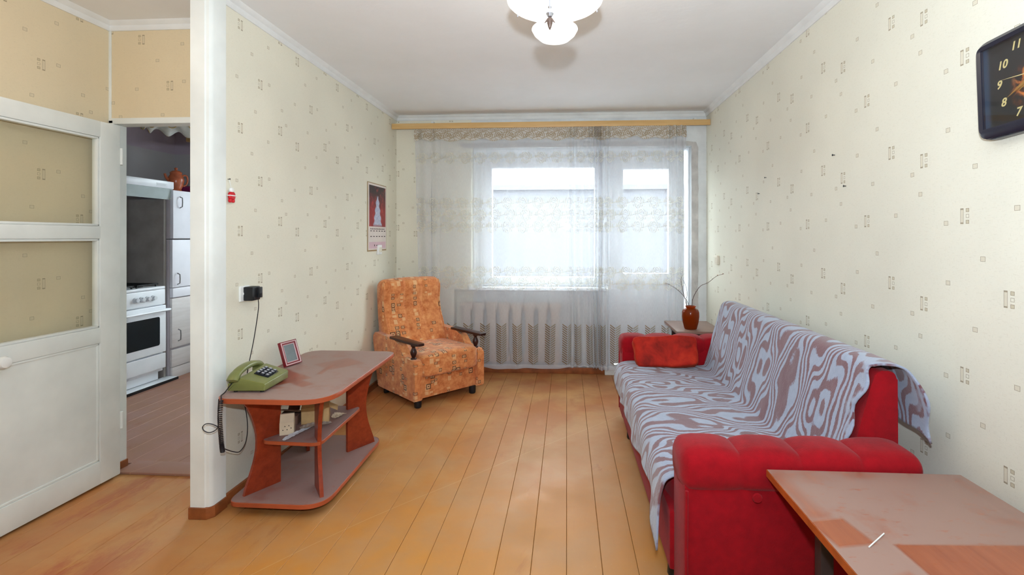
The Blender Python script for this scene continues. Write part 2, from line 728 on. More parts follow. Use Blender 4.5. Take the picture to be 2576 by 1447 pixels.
# window wall with its opening (window left, balcony door right)
WX0, WX1, WZ0, WZ1, MX = -0.93, 1.185, 0.83, 2.185, 0.40


def back_wall_mat():
    return wallpaper('wallpaper_window_wall', -1.62)


WPB = back_wall_mat()
T = 0.30
bm = bmesh.new()
bm_box(bm, (XL - 0.05, YB, 0), (-1.10, YB + T, CE))
bm_box(bm, (-1.10, YB, WZ0 - 0.03), (WX0, YB + T, CE))
bm_box(bm, (-1.10, YB + 0.11, 0), (WX0, YB + T, WZ0 - 0.03))
wb = emit(bm, 'wall_back', WPB, smooth=0)
struct(wb)
bm = bmesh.new()
bm_box(bm, (WX0, YB, WZ1), (XR + 0.05, YB + T, CE))
bm_box(bm, (WX1, YB, 0), (XR + 0.05, YB + T, WZ1))
bm_box(bm, (WX0, YB + 0.11, 0), (MX, YB + T, WZ0 - 0.03))
bm_box(bm, (0.30, YB, 0), (MX, YB + 0.11, WZ0 - 0.03))
struct(emit(bm, 'wall_back_plaster', PLASTER, smooth=0))
# ragged grey plaster band round the fitted frame
bm = bmesh.new()
pts = [(WX1 - 0.004, 0.0)]
for i in range(41):
    z = i / 40 * (WZ1 + 0.03)
    pts.append((WX1 + 0.058 + 0.012 * mnoise.noise(Vector((i * 0.7, 3, 0))) + (-0.02 if i == 40 else 0), z))
for i in range(1, 20):
    xx = WX1 + 0.03 - i * 0.12
    pts.append((xx, WZ1 + 0.045 + 0.012 * mnoise.noise(Vector((i * 0.9, 8, 0)))))
pts.append((-1.0, WZ1 - 0.004))
pts.append((WX1 - 0.004, WZ1 - 0.004))
bm_prism(bm, pts, YB - 0.004, YB + 0.01, 0, XZ)
struct(emit(bm, 'trim_plaster', ROUGH_PLASTER, smooth=30))

# plastic window
YW = YB + 0.10
win = sroot('window_1', 'white plastic window behind the sheer curtains', ((WX0 + MX) / 2, YW, WZ0))
hw = (MX - WX0) / 2
hh = WZ1 - WZ0


def frame_bars(bm, x0, x1, z0, z1, t, y0, y1, bev=0.006):
    bm_box(bm, (x0, y0, z0), (x0 + t, y1, z1), bev)
    bm_box(bm, (x1 - t, y0, z0), (x1, y1, z1), bev)
    bm_box(bm, (x0 + t * 0.9, y0, z0), (x1 - t * 0.9, y1, z0 + t), bev)
    bm_box(bm, (x0 + t * 0.9, y0, z1 - t), (x1 - t * 0.9, y1, z1), bev)


bm = bmesh.new()
frame_bars(bm, -hw, hw, 0, hh, 0.07, 0, 0.08)
emit(bm, 'frame', PVC, win)
bm = bmesh.new()
bm_box(bm, (-hw + 0.07, -0.012, 0.07), (-hw + 0.19, 0.06, hh - 0.07), 0.006)
bm_box(bm, (hw - 0.13, -0.012, 0.07), (hw - 0.07, 0.06, hh - 0.07), 0.006)
bm_box(bm, (-hw + 0.18, -0.012, hh - 0.19), (hw - 0.12, 0.06, hh - 0.07), 0.006)
bm_box(bm, (-hw + 0.18, -0.012, 0.03), (hw - 0.12, 0.06, 0.09), 0.006)
sash = emit(bm, 'sash', PVC, win)
box('pane', (-hw + 0.185, 0.02, 0.085), (hw - 0.125, 0.028, hh - 0.185), GLASS, sash)
box('sill', (-hw - 0.02, -0.15, -0.03), (hw - 0.02, 0.02, 0.0), PVC, win, 0.008)
# balcony door
bd = sroot('door_1', 'white plastic balcony door with glazed top and solid lower panel', ((MX + WX1) / 2, YW, 0))
dw = (WX1 - MX) / 2
bm = bmesh.new()
frame_bars(bm, -dw, dw - 0.05, 0.0, WZ1, 0.06, 0, 0.08)
bm_box(bm, (dw - 0.012, 0, 0), (dw, 0.08, WZ1), 0.003)
bm_box(bm, (dw - 0.052, 0, WZ1 - 0.02), (dw - 0.01, 0.08, WZ1), 0.003)
bm_box(bm, (dw - 0.052, 0, 0), (dw - 0.01, 0.08, 0.20), 0.003)
emit(bm, 'frame', PVC, bd)
box('added_bright_strip', (dw - 0.052, 0.03, 0.19), (dw - 0.010, 0.036, WZ1 - 0.018), GLASS, bd)  # glass strip added so daylight shows as a bright band beside the leaf
bm = bmesh.new()
bm_box(bm, (-dw + 0.055, -0.014, 0.08), (-dw + 0.15, 0.06, WZ1 - 0.06), 0.006)
bm_box(bm, (dw - 0.20, -0.014, 0.08), (dw - 0.10, 0.06, WZ1 - 0.06), 0.006)
bm_box(bm, (-dw + 0.14, -0.014, WZ1 - 0.21), (dw - 0.19, 0.06, WZ1 - 0.06), 0.006)
bm_box(bm, (-dw + 0.14, -0.014, 0.08), (dw - 0.19, 0.06, 0.18), 0.006)
bm_box(bm, (-dw + 0.14, -0.014, 0.86), (dw - 0.19, 0.06, 0.96), 0.006)
leaf = emit(bm, 'door_leaf', PVC, bd)
box('pane', (-dw + 0.145, 0.02, 0.95), (dw - 0.195, 0.028, WZ1 - 0.2), GLASS, leaf)
box('lower_panel', (-dw + 0.145, 0.01, 0.17), (dw - 0.195, 0.04, 0.87), PVC, bd)
hd = box('handle', (-dw + 0.085, -0.045, 1.0), (-dw + 0.105, -0.014, 1.13), PVC, bd, 0.006)

# cornices
cp = [(0, 0), (0.0, -0.045), (0.006, -0.045), (0.012, -0.038), (0.016, -0.02), (0.034, -0.008), (0.04, 0)]


def cornice(name, a, b, inward):
    a, b = Vector(a), Vector(b)
    d = (b - a).normalized()
    inv = Vector(inward)
    bm = bmesh.new()
    M = Matrix(((inv.x, 0, d.x, a.x), (inv.y, 0, d.y, a.y), (0, 1, 0, CE), (0, 0, 0, 1)))
    bm_prism(bm, cp, 0, (b - a).length, 0, M)
    return struct(emit(bm, name, CORNICE, smooth=35))


cornice('trim_1', (XL, 2.30, 0), (XL, YB, 0), (1, 0, 0))
cornice('trim_2', (XR, YF, 0), (XR, YB, 0), (-1, 0, 0))
cornice('trim_3', (XL, YB, 0), (XR, YB, 0), (0, -1, 0))
cornice('trim_4', (XH, YF, 0), (XH, YH, 0), (1, 0, 0))
cornice('trim_5', (XH, YH, 0), (-1.77, YH, 0), (0, -1, 0))

# wooden casing on the end of the partition
bm = bmesh.new()
prof = [(-1.757, 2.205), (-1.754, 2.200), (-1.685, 2.200), (-1.680, 2.205), (-1.668, 2.207), (-1.661, 2.214), (-1.656, 2.225), (-1.655, 2.305), (-1.672, 2.308), (-1.672, 2.31), (-1.755, 2.31), (-1.757, 2.31)]
bm_prism(bm, prof, 0.05, CE)
struct(emit(bm, 'trim_6', WHITE_PAINT, smooth=25), 'white painted wooden casing on the end of the partition')
bm = bmesh.new()
prof = [(-1.763, 2.198), (-1.757, 2.192), (-1.672, 2.192), (-1.648, 2.220), (-1.647, 2.303), (-1.67, 2.303), (-1.67, 2.25), (-1.762, 2.25)]
bm_prism(bm, prof, 0.0, 0.053, 0.003)
struct(emit(bm, 'baseboard_pillar', BROWN_PAINT, smooth=25))


def baseboard(name, lo, hi):
    return struct(box(name, lo, hi, BROWN_PAINT, bevel=0.006))


baseboard('baseboard_left', (XL, 2.31, 0), (XL + 0.017, YB, 0.055))
baseboard('baseboard_back', (XL, YB - 0.02, 0), (0.36, YB, 0.06))
baseboard('baseboard_right', (XR - 0.018, YF, 0), (XR, YB, 0.06))
baseboard('baseboard_hall', (XH, YF, 0), (XH + 0.016, YH, 0.055))
box('trim_balcony_step', (0.36, YB - 0.045, 0), (XR - 0.02, YB + 0.09, 0.06), WHITE_PAINT, bevel=0.006)
struct(bpy.data.objects['trim_balcony_step'])

# doorway casing
bm = bmesh.new()
bm_box(bm, (-2.531, YH - 0.012, 0.05), (-2.499, YH + 0.072, 1.963), 0.006)
bm_box(bm, (-2.531, YH - 0.012, 1.938), (-1.757, YH + 0.072, 1.972), 0.006)
bm_box(bm, (-1.79, YH - 0.012, 0.05), (-1.757, YH + 0.072, 1.94), 0.004)
struct(emit(bm, 'trim_7', WHITE_PAINT), 'white painted frame of the kitchen doorway')
struct(box('trim_8', (-2.532, YH - 0.016, 0.0), (-2.493, YH + 0.076, 0.055), BROWN_PAINT, bevel=0.006), 'brown foot of the doorway frame')
struct(box('trim_9', (XH - 0.001, YH - 0.006, 1.97), (XH + 0.012, YH + 0.001, 2.455), WHITE_PAINT, bevel=0.002), 'pale paper seam in the hall corner')

# open panelled door with two glazed openings
DT, DY0, DY1 = 0.04, 1.79, 2.57
dr = sroot('door_2', 'white painted panelled door standing open, two glazed openings above', (-2.47, DY1, 0.012))
def dbox(bm, y0, y1, z0, z1, x0=-0.02, x1=0.02, b=0.006):
    bm_box(bm, (x0, y0 - DY1, z0 - 0.012), (x1, y1 - DY1, z1 - 0.012), b)
for nm, args in (('stile', (2.452, 2.57, 0.012, 1.925)), ('stile', (1.79, 1.905, 0.012, 1.925)), ('rail', (1.90, 2.456, 1.84, 1.925)), ('rail', (1.90, 2.456, 1.305, 1.372)), ('rail', (1.90, 2.456, 0.755, 0.838)), ('rail', (1.90, 2.456, 0.012, 0.135))):
    bm = bmesh.new()
    dbox(bm, *args)
    emit(bm, nm, WHITE_PAINT, dr)
bm = bmesh.new()
dbox(bm, 1.895, 2.462, 0.125, 0.765, -0.011, 0.011, 0.0)
emit(bm, 'panel', WHITE_PAINT, dr)
bm = bmesh.new()
for z0, z1 in ((0.135, 0.755), (0.838, 1.305), (1.372, 1.84)):
    for a in (((1.905, 1.917, z0, z1)), ((2.440, 2.452, z0, z1)), ((1.905, 2.452, z0, z0 + 0.012)), ((1.905, 2.452, z1 - 0.012, z1))):
        dbox(bm, *a, -0.015, 0.016, 0.004)
emit(bm, 'moulding', WHITE_PAINT, dr)
for z0, z1 in ((0.838, 1.305), (1.372, 1.84)):
    bm = bmesh.new()
    dbox(bm, 1.90, 2.457, z0 - 0.005, z1 + 0.005, -0.002, 0.002, 0)
    emit(bm, 'pane', GLASS_DOOR, dr)
kn = lathe('handle', [(0.012, 0), (0.012, 0.02), (0.024, 0.03), (0.028, 0.045), (0.022, 0.06), (0, 0.066)], WHITE_PLASTIC, dr, 16, (0.02, 1.968 - DY1, 0.765), (0, PI / 2, 0))
for z in (0.25, 1.70):
    lathe('hinge', [(0.007, 0), (0.007, 0.09)], WHITE_PAINT, dr, 10, (0.022, 2.574 - DY1, z))

# ================================================================== OUTSIDE
SNOW = plain('thin_snow', (128, 129, 134), 0.9, 0.1, 0.06, 0.5)
FACADE = plain('pale_facade', (106, 106, 112), 0.9, 0.1, 0.04, 0.3)
ROOFEDGE = plain('pale_roof_edge', (110, 110, 116), 0.9, 0.1, 0.04)
struct(box('ground_outside', (-40, YB + 0.4, -1.2), (40, 60, -1.0), SNOW))
bd2 = thing('garage_block', 'long pale flat-roofed building seen faintly through the sheer curtains', 'building', (0, 22, -1.0))
box('wall', (-24, 0, 0), (24, 6, 4.45), FACADE, bd2)
box('roof_edge', (-24.2, -0.25, 4.40), (24.2, 6.2, 4.62), ROOFEDGE, bd2)
BARK = plain('pale_bare_bark', (150, 146, 146), 0.9, 0.1, 0.2, 8)


def tree(label, loc, hgt, seed):
    rnd = random.Random(seed)
    t = thing('bare_tree', label, 'tree', loc, 0, 'bare trees beyond the building')
    bm = bmesh.new()
    bm_tube(bm, [(0, 0, 0), (0.1, 0, hgt * 0.25), (0.0, 0.1, hgt * 0.5)], [0.2, 0.16, 0.12], 7)
    emit(bm, 'trunk', BARK, t)
    bm = bmesh.new()

    def grow(p, d, ln, r, lev):
        q = p + d * ln
        mid = p + d * ln * 0.5 + Vector((rnd.uniform(-1, 1), rnd.uniform(-1, 1), rnd.uniform(-.3, .3))) * ln * 0.08
        bm_tube(bm, [p, mid, q], [r, r * 0.8, r * 0.6], 4)
        if lev == 0:
            return
        for k in range(3):
            nd = (d + Vector((rnd.uniform(-1, 1), rnd.uniform(-1, 1), rnd.uniform(-0.3, 0.8))) * 0.75).normalized()
            grow(p + d * ln * rnd.uniform(0.5, 1.0), nd, ln * rnd.uniform(0.6, 0.8), r * 0.55, lev - 1)
    for k in range(5):
        a = k * 2 * PI / 5 + rnd.random()
        grow(Vector((0, 0, hgt * rnd.uniform(0.3, 0.5))), Vector((math.cos(a) * 0.6, math.sin(a) * 0.6, 1)).normalized(), hgt * 0.27, 0.09, 4)
    emit(bm, 'branches', BARK, t)


tree('bare tree behind the pale building, leftmost in the window', (-9.5, 31, -1.0), 10.5, 3)
tree('bare tree behind the pale building, in the middle of the window', (-1.6, 42, -1.0), 11.5, 5)
tree('bare tree behind the pale building, above the balcony door', (6.5, 30, -1.0), 9.5, 9)

# ================================================================== SOFA
RED = fabric('red_velour', (146, 8, 21), 0.10, 30, 0.88, 0.35, 300, 0.08)
RED_SEAM = plain('red_seam', (128, 8, 26), 0.9, 0.1, 0.1)
SX0, SX1, SY0, SY1 = 0.378, 1.16, 1.632, 3.665
sofa = thing('sofa', 'red velour fold-out sofa with tufted arms under the patterned blanket', 'sofa', (0.77, 2.65, 0))
OX, OY = 0.77, 2.65


def L(p):
    return (p[0] - OX, p[1] - OY, p[2])


box('base', L((0.368, 1.80, 0.115)), L((1.0, 3.50, 0.33)), RED, sofa, 0.012)
cushion('seat', L((0.375, 1.81, 0.26)), L((0.97, 3.465, 0.427)), RED, sofa, 9, 12)
bm = bmesh.new()
bp = round_poly([(0.93, 0.20), (0.955, 0.37), (1.065, 0.79), (1.085, 0.845), (1.155, 0.845), (1.16, 0.20)], [0.02, 0.02, 0.05, 0.03, 0.03, 0.02], 5)
M = Matrix(((1, 0, 0, -OX), (0, 0, 1, 1.80 - OY), (0, 1, 0, 0), (0, 0, 0, 1)))
bm_prism(bm, bp, 0, 1.665, 0.012, M)
emit(bm, 'backrest', RED, sofa)


def arm(y0, y1, face):
    """face -1: outer face looks to -y"""
    root = box('arm', L((0.385, y0 + (0.014 if face < 0 else 0.0), 0.05)), L((1.135, y1 - (0.0 if face < 0 else 0.014), 0.54)), RED, sofa, 0.012)
    # padded top in four lobes
    bm = bmesh.new()
    x0, x1 = 0.376, 1.142
    th = (y1 - y0)
    nu, nv = 96, 28
    rings = []
    for i in range(nu + 1):
        u = i / nu
        xx = x0 + (x1 - x0) * u
        lob = abs(math.sin(PI * 4 * u))
        a = min(1, lob * 1.15) ** 0.6
        e = min(u, 1 - u)
        endr = 1 - 0.30 * max(0, 1 - e / 0.035) ** 2
        ring = []
        for k in range(nv):
            t = 2 * PI * k / nv
            c, s = math.cos(t), math.sin(t)
            py = (abs(c) ** 0.55) * (1 if c > 0 else -1)
            pz = (abs(s) ** 0.62) * (1 if s > 0 else -1)
            puff = (0.93 + 0.07 * a)
            zz = 0.548 + pz * (0.073 if pz < 0 else 0.074 * (0.74 + 0.26 * a)) * endr
            if pz > 0:
                wr = 0.0016 * math.sin(zz * 420) * (1 - pz)
            else:
                wr = 0.0022 * math.sin(zz * 260 + 3 * math.sin(xx * 7)) * (0.4 + lob)
            yy = (y0 + y1) / 2 + py * (th / 2 * puff + 0.006 + wr) * endr
            ring.append(bm.verts.new(L((xx, yy, zz))))
        rings.append(ring)
    for a, b in zip(rings, rings[1:]):
        for k in range(nv):
            bm.faces.new((a[k], a[(k + 1) % nv], b[(k + 1) % nv], b[k]))
    bm.faces.new(rings[0][::-1])
    bm.faces.new(rings[-1])
    emit(bm, 'arm_pad', RED, root, smooth=65)
    yo = y0 if face < 0 else y1
    lathe('button', [(0.014, 0), (0.016, 0.005), (0.010, 0.012), (0, 0.014)], RED, root, 12, L((0.612, yo + face * 0.008, 0.474)), (PI / 2 * (-face) * -1, 0, 0))
    # piped front edge
    tube('piping', [L((0.388, yo + face * 0.002, 0.06)), L((0.386, yo + face * 0.004, 0.30)), L((0.388, yo + face * 0.004, 0.49))], 0.006, RED, root, 8)


arm(SY0, 1.815, -1)
arm(3.47, SY1, 1)
for xx, yy in ((0.42, 3.25), (0.42, 1.95), (1.05, 3.3), (1.05, 1.95)):
    lathe('leg', [(0.026, 0.0), (0.03, 0.01), (0.024, 0.105)], BLACK_PLASTIC, sofa, 12, L((xx, yy, 0)))

# ------------------------------------------------------------------ blanket


def blanket_mat():
    g = G('fleece_blanket_print')
    uv = g.uv()
    x, y, z = g.sep(uv)        # x: across (front to back), y: along the sofa
    wv = g.n('ShaderNodeTexNoise', {'Vector': g.map(uv, (4.0, 6.0, 1)), 'Scale': 1.0, 'Detail': 2.0, 'Roughness': 0.5})
    wob = g.vm('MULTIPLY', g.vm('SUBTRACT', wv.outputs['Color'], (0.5, 0.5, 0.5)), (0.16, 0.085, 0))
    x, y, z = g.sep(g.vm('ADD', uv, wob))
    ax = g.math('MULTIPLY', x, 2 * PI / 0.62)
    ay = g.math('MULTIPLY', y, 2 * PI / 0.30)
    e1_ = g.math('MULTIPLY', g.math('COSINE', ax), g.math('COSINE', ay))
    e2_ = g.math('MULTIPLY', g.math('COSINE', g.math('MULTIPLY_ADD', x, 2 * PI / 0.33, 1.3)), g.math('COSINE', g.math('MULTIPLY_ADD', y, 2 * PI / 0.17, 0.7)))
    f = g.math('MULTIPLY', y, 19.0)
    f = g.math('ADD', f, g.math('MULTIPLY', e1_, 1.5))
    f = g.math('ADD', f, g.math('MULTIPLY', e2_, 0.55))
    s = g.math('SINE', g.math('MULTIPLY', f, 2 * PI))
    fuzz = g.noise(g.map(uv, (90, 240, 1)), 1.0, 2)
    s = g.math('ADD', s, g.math('MULTIPLY', g.math('SUBTRACT', fuzz, 0.5), 1.5))
    mk = g.step(s, -0.12, 0.28)
    big = g.noise(uv, 5, 3)
    lo = g.mix(big, (104, 66, 72), (128, 84, 88))
    hi = g.mix(g.noise(uv, 30, 4), (140, 150, 174), (172, 180, 198))
    edge = g.step(g.n('ShaderNodeAttribute', attribute_name='edge').outputs['Fac'], 0.35, 0.9)
    mk = g.math('MULTIPLY', mk, g.math('SUBTRACT', 1.0, g.math('MULTIPLY', edge, g.step(g.noise(uv, 16, 3), 0.45, 0.55))))
    col = g.mix(mk, hi, lo)
    g.bump(g.math('ADD', g.noise(uv, 260, 2), g.math('MULTIPLY', g.noise(uv, 40, 3), 0.8)), 0.55, 0.004)
    g.b.inputs['Sheen Weight'].default_value = 0.4
    return g.base(col, 0.95, 0.1)


def make_blanket():
    path = [(0.360, 0.305), (0.357, 0.35), (0.356, 0.39), (0.364, 0.423), (0.395, 0.440), (0.47, 0.446), (0.60, 0.443), (0.74, 0.437), (0.86, 0.428), (0.925, 0.424), (0.952, 0.436), (0.972, 0.490), (1.003, 0.60), (1.034, 0.72), (1.056, 0.80), (1.072, 0.845), (1.098, 0.864), (1.135, 0.866), (1.168, 0.856), (1.192, 0.81), (1.205, 0.73), (1.208, 0.655)]
    sp = [Vector((a, b, 0)) for a, b in path]
    dense = smooth_path(sp, 5)
    cum = [0.0]
    for a, b in zip(dense, dense[1:]):
        cum.append(cum[-1] + (b - a).length)
    tot = cum[-1]
    bm = bmesh.new()
    uvl = bm.loops.layers.uv.verify()
    el = bm.verts.layers.float.new('edge')
    ny = 110
    grid = []
    uvs = {}
    for i, p in enumerate(dense):
        s = cum[i] / tot
        row = []
        for j in range(ny + 1):
            t = j / ny                       # 0 near, 1 far
            hang = max(0, 1 - cum[i] / 0.11)  # 1 at the front hem
            back = max(0, (p.y - 0.5) / 0.36) if s > 0.4 else 0
            yn = 1.822 - 0.045 * max(0, hang - 0.2)
            if s > 0.42:
                yn = 1.822 - 0.03 * min(1, back) + 0.012 * math.sin(p.y * 38)
            if s > 0.80:
                yn -= 0.045 * min(1, (s - 0.80) / 0.12) + 0.01
            yf = 3.462 + (0.01 if s > 0.5 else 0)
            y = yn + (yf - yn) * t
            n1 = mnoise.noise(Vector((p.x * 5, y * 4.2, p.y * 5)))
            n2 = mnoise.noise(Vector((p.x * 14 + 9, y * 12, p.y * 14)))
            off = 0.006 * n1 + 0.003 * n2
            X, Z = p.x, p.y
            if s < 0.10:
                X -= 0.004 + 0.014 * hang * (0.5 + 0.5 * math.sin(y * 21 + 2 * n1)) + 0.012 * hang
                Z += hang * (0.018 * math.sin(y * 9.0 + 1.2) + 0.014 * n1)
                if t < 0.14:
                    q = (1 - t / 0.14)
                    Z -= hang * 0.085 * q ** 1.3
                    X -= hang * 0.02 * q
                if t > 0.93:
                    Z += hang * 0.05 * (t - 0.93) / 0.07
            elif 0.10 <= s < 0.42:
                Z += abs(off) * 0.9 + 0.002
            elif s < 0.83:
                X -= abs(off) * 1.0 + 0.002
                if t < 0.05:
                    X -= 0.012 * (1 - t / 0.05) * (0.5 + 0.5 * math.sin(p.y * 45))
            else:
                X += abs(off)
                if t < 0.12:
                    q = 1 - t / 0.12
                    Z -= 0.05 * q * q * (s - 0.83) / 0.17
                    X += 0.02 * q * (s - 0.83) / 0.17
                if s > 0.97:
                    Z += 0.03 * mnoise.noise(Vector((y * 7, 2, 2)))
            v = bm.verts.new((X - OX, y - OY, Z - 0.44))
            ed = max(0, 1 - min(t * 1.65, cum[i] * 1.6, (1 - t) * 1.65) / 0.10)
            v[el] = ed
            uvs[v] = (cum[i], y)
            row.append(v)
        grid.append(row)
    for a, b in zip(grid, grid[1:]):
        for j in range(ny):
            bm.faces.new((a[j], b[j], b[j + 1], a[j + 1]))
    for f in bm.faces:
        for l in f.loops:
            l[uvl].uv = uvs[l.vert]
    o = emit(bm, 'blanket', blanket_mat(), None, (OX, OY, 0.44), smooth=180, uv=False)
    md = o.modifiers.new('thickness', 'SOLIDIFY')
    md.thickness = 0.007
    md.offset = 1
    return tag(o, 'grey blue and maroon patterned fleece blanket draped over the red sofa', 'blanket')


make_blanket()

# ------------------------------------------------------------------ velvet cushion


def velvet():
    g = G('orange_red_velvet')
    o = g.obj()
    f = g.noise(o, 9, 4, 0.6, 0.4)
    col = g.ramp(f, [(0.32, (122, 24, 14)), (0.52, (172, 34, 20)), (0.75, (198, 52, 28))])
    g.b.inputs['Sheen Weight'].default_value = 0.2
    g.b.inputs['Sheen Tint'].default_value = lin((255, 140, 90))
    g.bump(g.noise(o, 120, 3), 0.3, 0.003)
    return g.base(col, 0.75, 0.2)


def pil(q):
    q = q.copy()
    cr = 1 - 0.10 * (abs(q.x) ** 3) * 0.4
    q.y *= 0.82 + 0.18 * (1 - abs(q.x) ** 4)
    q.z *= cr + 0.03 * math.sin(q.x * 5)
    q.x += 0.04 * q.z * (-1 if q.x < 0 else 0.3)
    n = mnoise.noise(Vector((q.x * 2.2, q.y * 2, q.z * 2)))
    return q * (1 + 0.035 * n)


cu = cushion('cushion', (-0.205, -0.07, 0.0), (0.205, 0.07, 0.205), velvet(), None, 10, 16, pil, (0.665, 3.335, 0.440), (R(-24), R(-3.0), R(-3)))
tag(cu, 'orange-red velvet box cushion leaning on the far sofa arm', 'cushion')

# ================================================================== ARMCHAIR


def chair_fabric():
    g = G('orange_motif_upholstery')
    uv = g.uv()
    f = g.noise(uv, 16, 5, 0.62)
    f2 = g.noise(uv, 60, 3, 0.6)
    col = g.ramp(g.math('MULTIPLY_ADD', f2, 0.3, g.math('MULTIPLY', f, 0.72)), [(0.36, (190, 102, 56)), (0.52, (218, 138, 82)), (0.66, (232, 164, 106))])

    def layer(cell_u, cell_v, thr, off, col_thr):
        p = g.vm('ADD', uv, (off, off * 0.7, 0))
        q = g.vm('MULTIPLY', p, (1 / cell_u, 1 / cell_v, 0))
        fl = g.vm('FLOOR', q)
        fr = g.vm('SUBTRACT', g.vm('FRACTION', q), (0.5, 0.5, 0))
        w = g.n('ShaderNodeTexWhiteNoise', {'Vector': fl}, noise_dimensions='2D')
        h = w.outputs['Value']
        r1, r2, r3 = g.sep(w.outputs['Color'])
        fx = g.sep(fl)[0]
        cw = g.n('ShaderNodeTexWhiteNoise', {'W': g.math('ADD', fx, off * 31)}, noise_dimensions='1D').outputs['Value']
        on = g.math('MULTIPLY', g.math('GREATER_THAN', h, thr), g.math('GREATER_THAN', cw, col_thr))
        ax, ay, az = g.sep(g.vm('ABSOLUTE', fr))
        wd = g.math('MULTIPLY_ADD', r1, 0.16, 0.2)
        ht = g.math('MULTIPLY_ADD', r2, 0.26, 0.2)
        d = g.math('MAXIMUM', g.math('DIVIDE', ax, wd), g.math('DIVIDE', ay, ht))
        return d, on, r3
    out = col
    for (cu_, cv_, thr, off, ct) in ((0.052, 0.046, 0.60, 0.31, 0.78), (0.040, 0.030, 0.70, 1.77, 0.78), (0.058, 0.050, 0.95, 2.9, 0.3)):
        d, on, r3 = layer(cu_, cv_, thr, off, ct)
        ins = g.math('MULTIPLY', g.math('LESS_THAN', d, 1.0), on)
        dark = g.math('GREATER_THAN', r3, 0.45)
        rim = g.math('MULTIPLY', ins, g.math('GREATER_THAN', d, 0.64))
        dot = g.math('MULTIPLY', ins, g.math('LESS_THAN', d, 0.28))
        out = g.mix(g.math('MULTIPLY', ins, 0.55), out, (238, 200, 150))
        out = g.mix(g.math('MULTIPLY', g.math('MULTIPLY', rim, dark), 0.9), out, (74, 40, 28))
        out = g.mix(g.math('MULTIPLY', g.math('MULTIPLY', dot, dark), 0.85), out, (84, 48, 32))
    g.bump(g.noise(uv, 420, 2), 0.3, 0.002)
    g.b.inputs['Sheen Weight'].default_value = 0.25
    return g.base(out, 0.9, 0.15)


CHF = chair_fabric()
DKWOOD = wood('dark_varnished_wood', (40, 20, 18), (66, 34, 28), 0.3, 'y')
AN = 0.8292
ch = thing('armchair', 'orange motif-patterned armchair with dark turned-wood armrests in the window corner', 'armchair', (-1.1456, 3.6624, 0), AN)
W_, D_ = 0.658, 0.69
sp = round_poly([(0.0, 0.062), (0.0, 0.372), (0.10, 0.372), (0.175, 0.388), (0.235, 0.455), (0.33, 0.492), (0.682, 0.506), (0.69, 0.44), (0.60, 0.062)], [0.01, 0.03, 0.03, 0.04, 0.05, 0.05, 0.03, 0.05, 0.01], 5)
for x0 in (0.0, W_ - 0.066):
    bm = bmesh.new()
    Mx = YZ.copy()
    Mx[0][3] = x0
    bm_prism(bm, sp, 0, 0.066, 0.014, Mx, 3)
    emit(bm, 'side_panel', CHF, ch)
box('front_panel', (0.06, 0.042, 0.062), (W_ - 0.06, 0.06, 0.30), CHF, ch, 0.008)
box('base_frame', (0.05, 0.05, 0.07), (W_ - 0.05, 0.58, 0.25), CHF, ch, 0.008)


def seatf(q):
    q = q.copy()
    if q.z > 0:
        q.z *= 0.90 + 0.12 * (1 - q.x * q.x) * 0.9
        q.z += 0.02 * math.sin(q.x * 3 * PI) * (1 if q.y < 0.6 else 0)
    return q


cushion('seat', (0.062, -0.026, 0.228), (W_ - 0.062, 0.50, 0.414), CHF, ch, 9, 14, seatf)
# backrest: soft S-shaped slab with two channel seams
front = smooth_path([(0.455, 0.33, 0), (0.475, 0.42, 0), (0.525, 0.54, 0), (0.578, 0.65, 0), (0.598, 0.76, 0), (0.590, 0.865, 0), (0.610, 0.925, 0), (0.655, 0.945, 0), (0.705, 0.930, 0), (0.735, 0.88, 0), (0.725, 0.72, 0), (0.70, 0.55, 0), (0.675, 0.36, 0), (0.66, 0.25, 0)], 4)
bm = bmesh.new()
nx = 36
rings = []
bx0, bx1 = 0.052, W_ - 0.052
cy, cz = 0.62, 0.62
for i in range(nx + 1):
    u = i / nx
    xx = bx0 + (bx1 - bx0) * u
    e = min(u, 1 - u)
    endr = 1 - 0.16 * max(0, 1 - e / 0.07) ** 2.2
    seam = min(abs(u - 0.36), abs(u - 0.66))
    groove = 0.010 * max(0, 1 - seam / 0.03)
    crown = 0.016 * (1 - (2 * u - 1) ** 2)
    ring = []
    for q in front:
        f = endr
        yy, zz = q.x, q.y
        isfront = yy < 0.62 and zz < 0.93
        c0 = 0.655 if zz > 0.5 else 0.6
        yy = c0 + (yy - c0) * (f if zz > 0.4 else 1)
        zz = zz - (1 - f) * 0.10 * max(0, (zz - 0.75) / 0.2)
        if isfront:
            yy += groove - crown
        if zz > 0.88:
            zz += crown * 0.7 - groove * 0.5
        ring.append(bm.verts.new((xx, yy, zz)))
    rings.append(ring)
m = len(front)
for a, b in zip(rings, rings[1:]):
    for k in range(m):
        bm.faces.new((a[k], a[(k + 1) % m], b[(k + 1) % m], b[k]))
bm.faces.new(rings[0][::-1])
bm.faces.new(rings[-1])
back = emit(bm, 'backrest', CHF, ch, smooth=60)
for u, xx in ((0, bx0 + 0.004), (1, bx1 - 0.004)):
    pts = []
    for q in front[2:26]:
        c0 = 0.655 if q.y > 0.5 else 0.6
        f = 0.90
        pts.append((xx, c0 + (q.x - c0) * (f if q.y > 0.4 else 1) - 0.004, q.y - 0.010 * max(0, (q.y - 0.75) / 0.2)))
    tube('piping', pts, 0.006, CHF, back, 6)
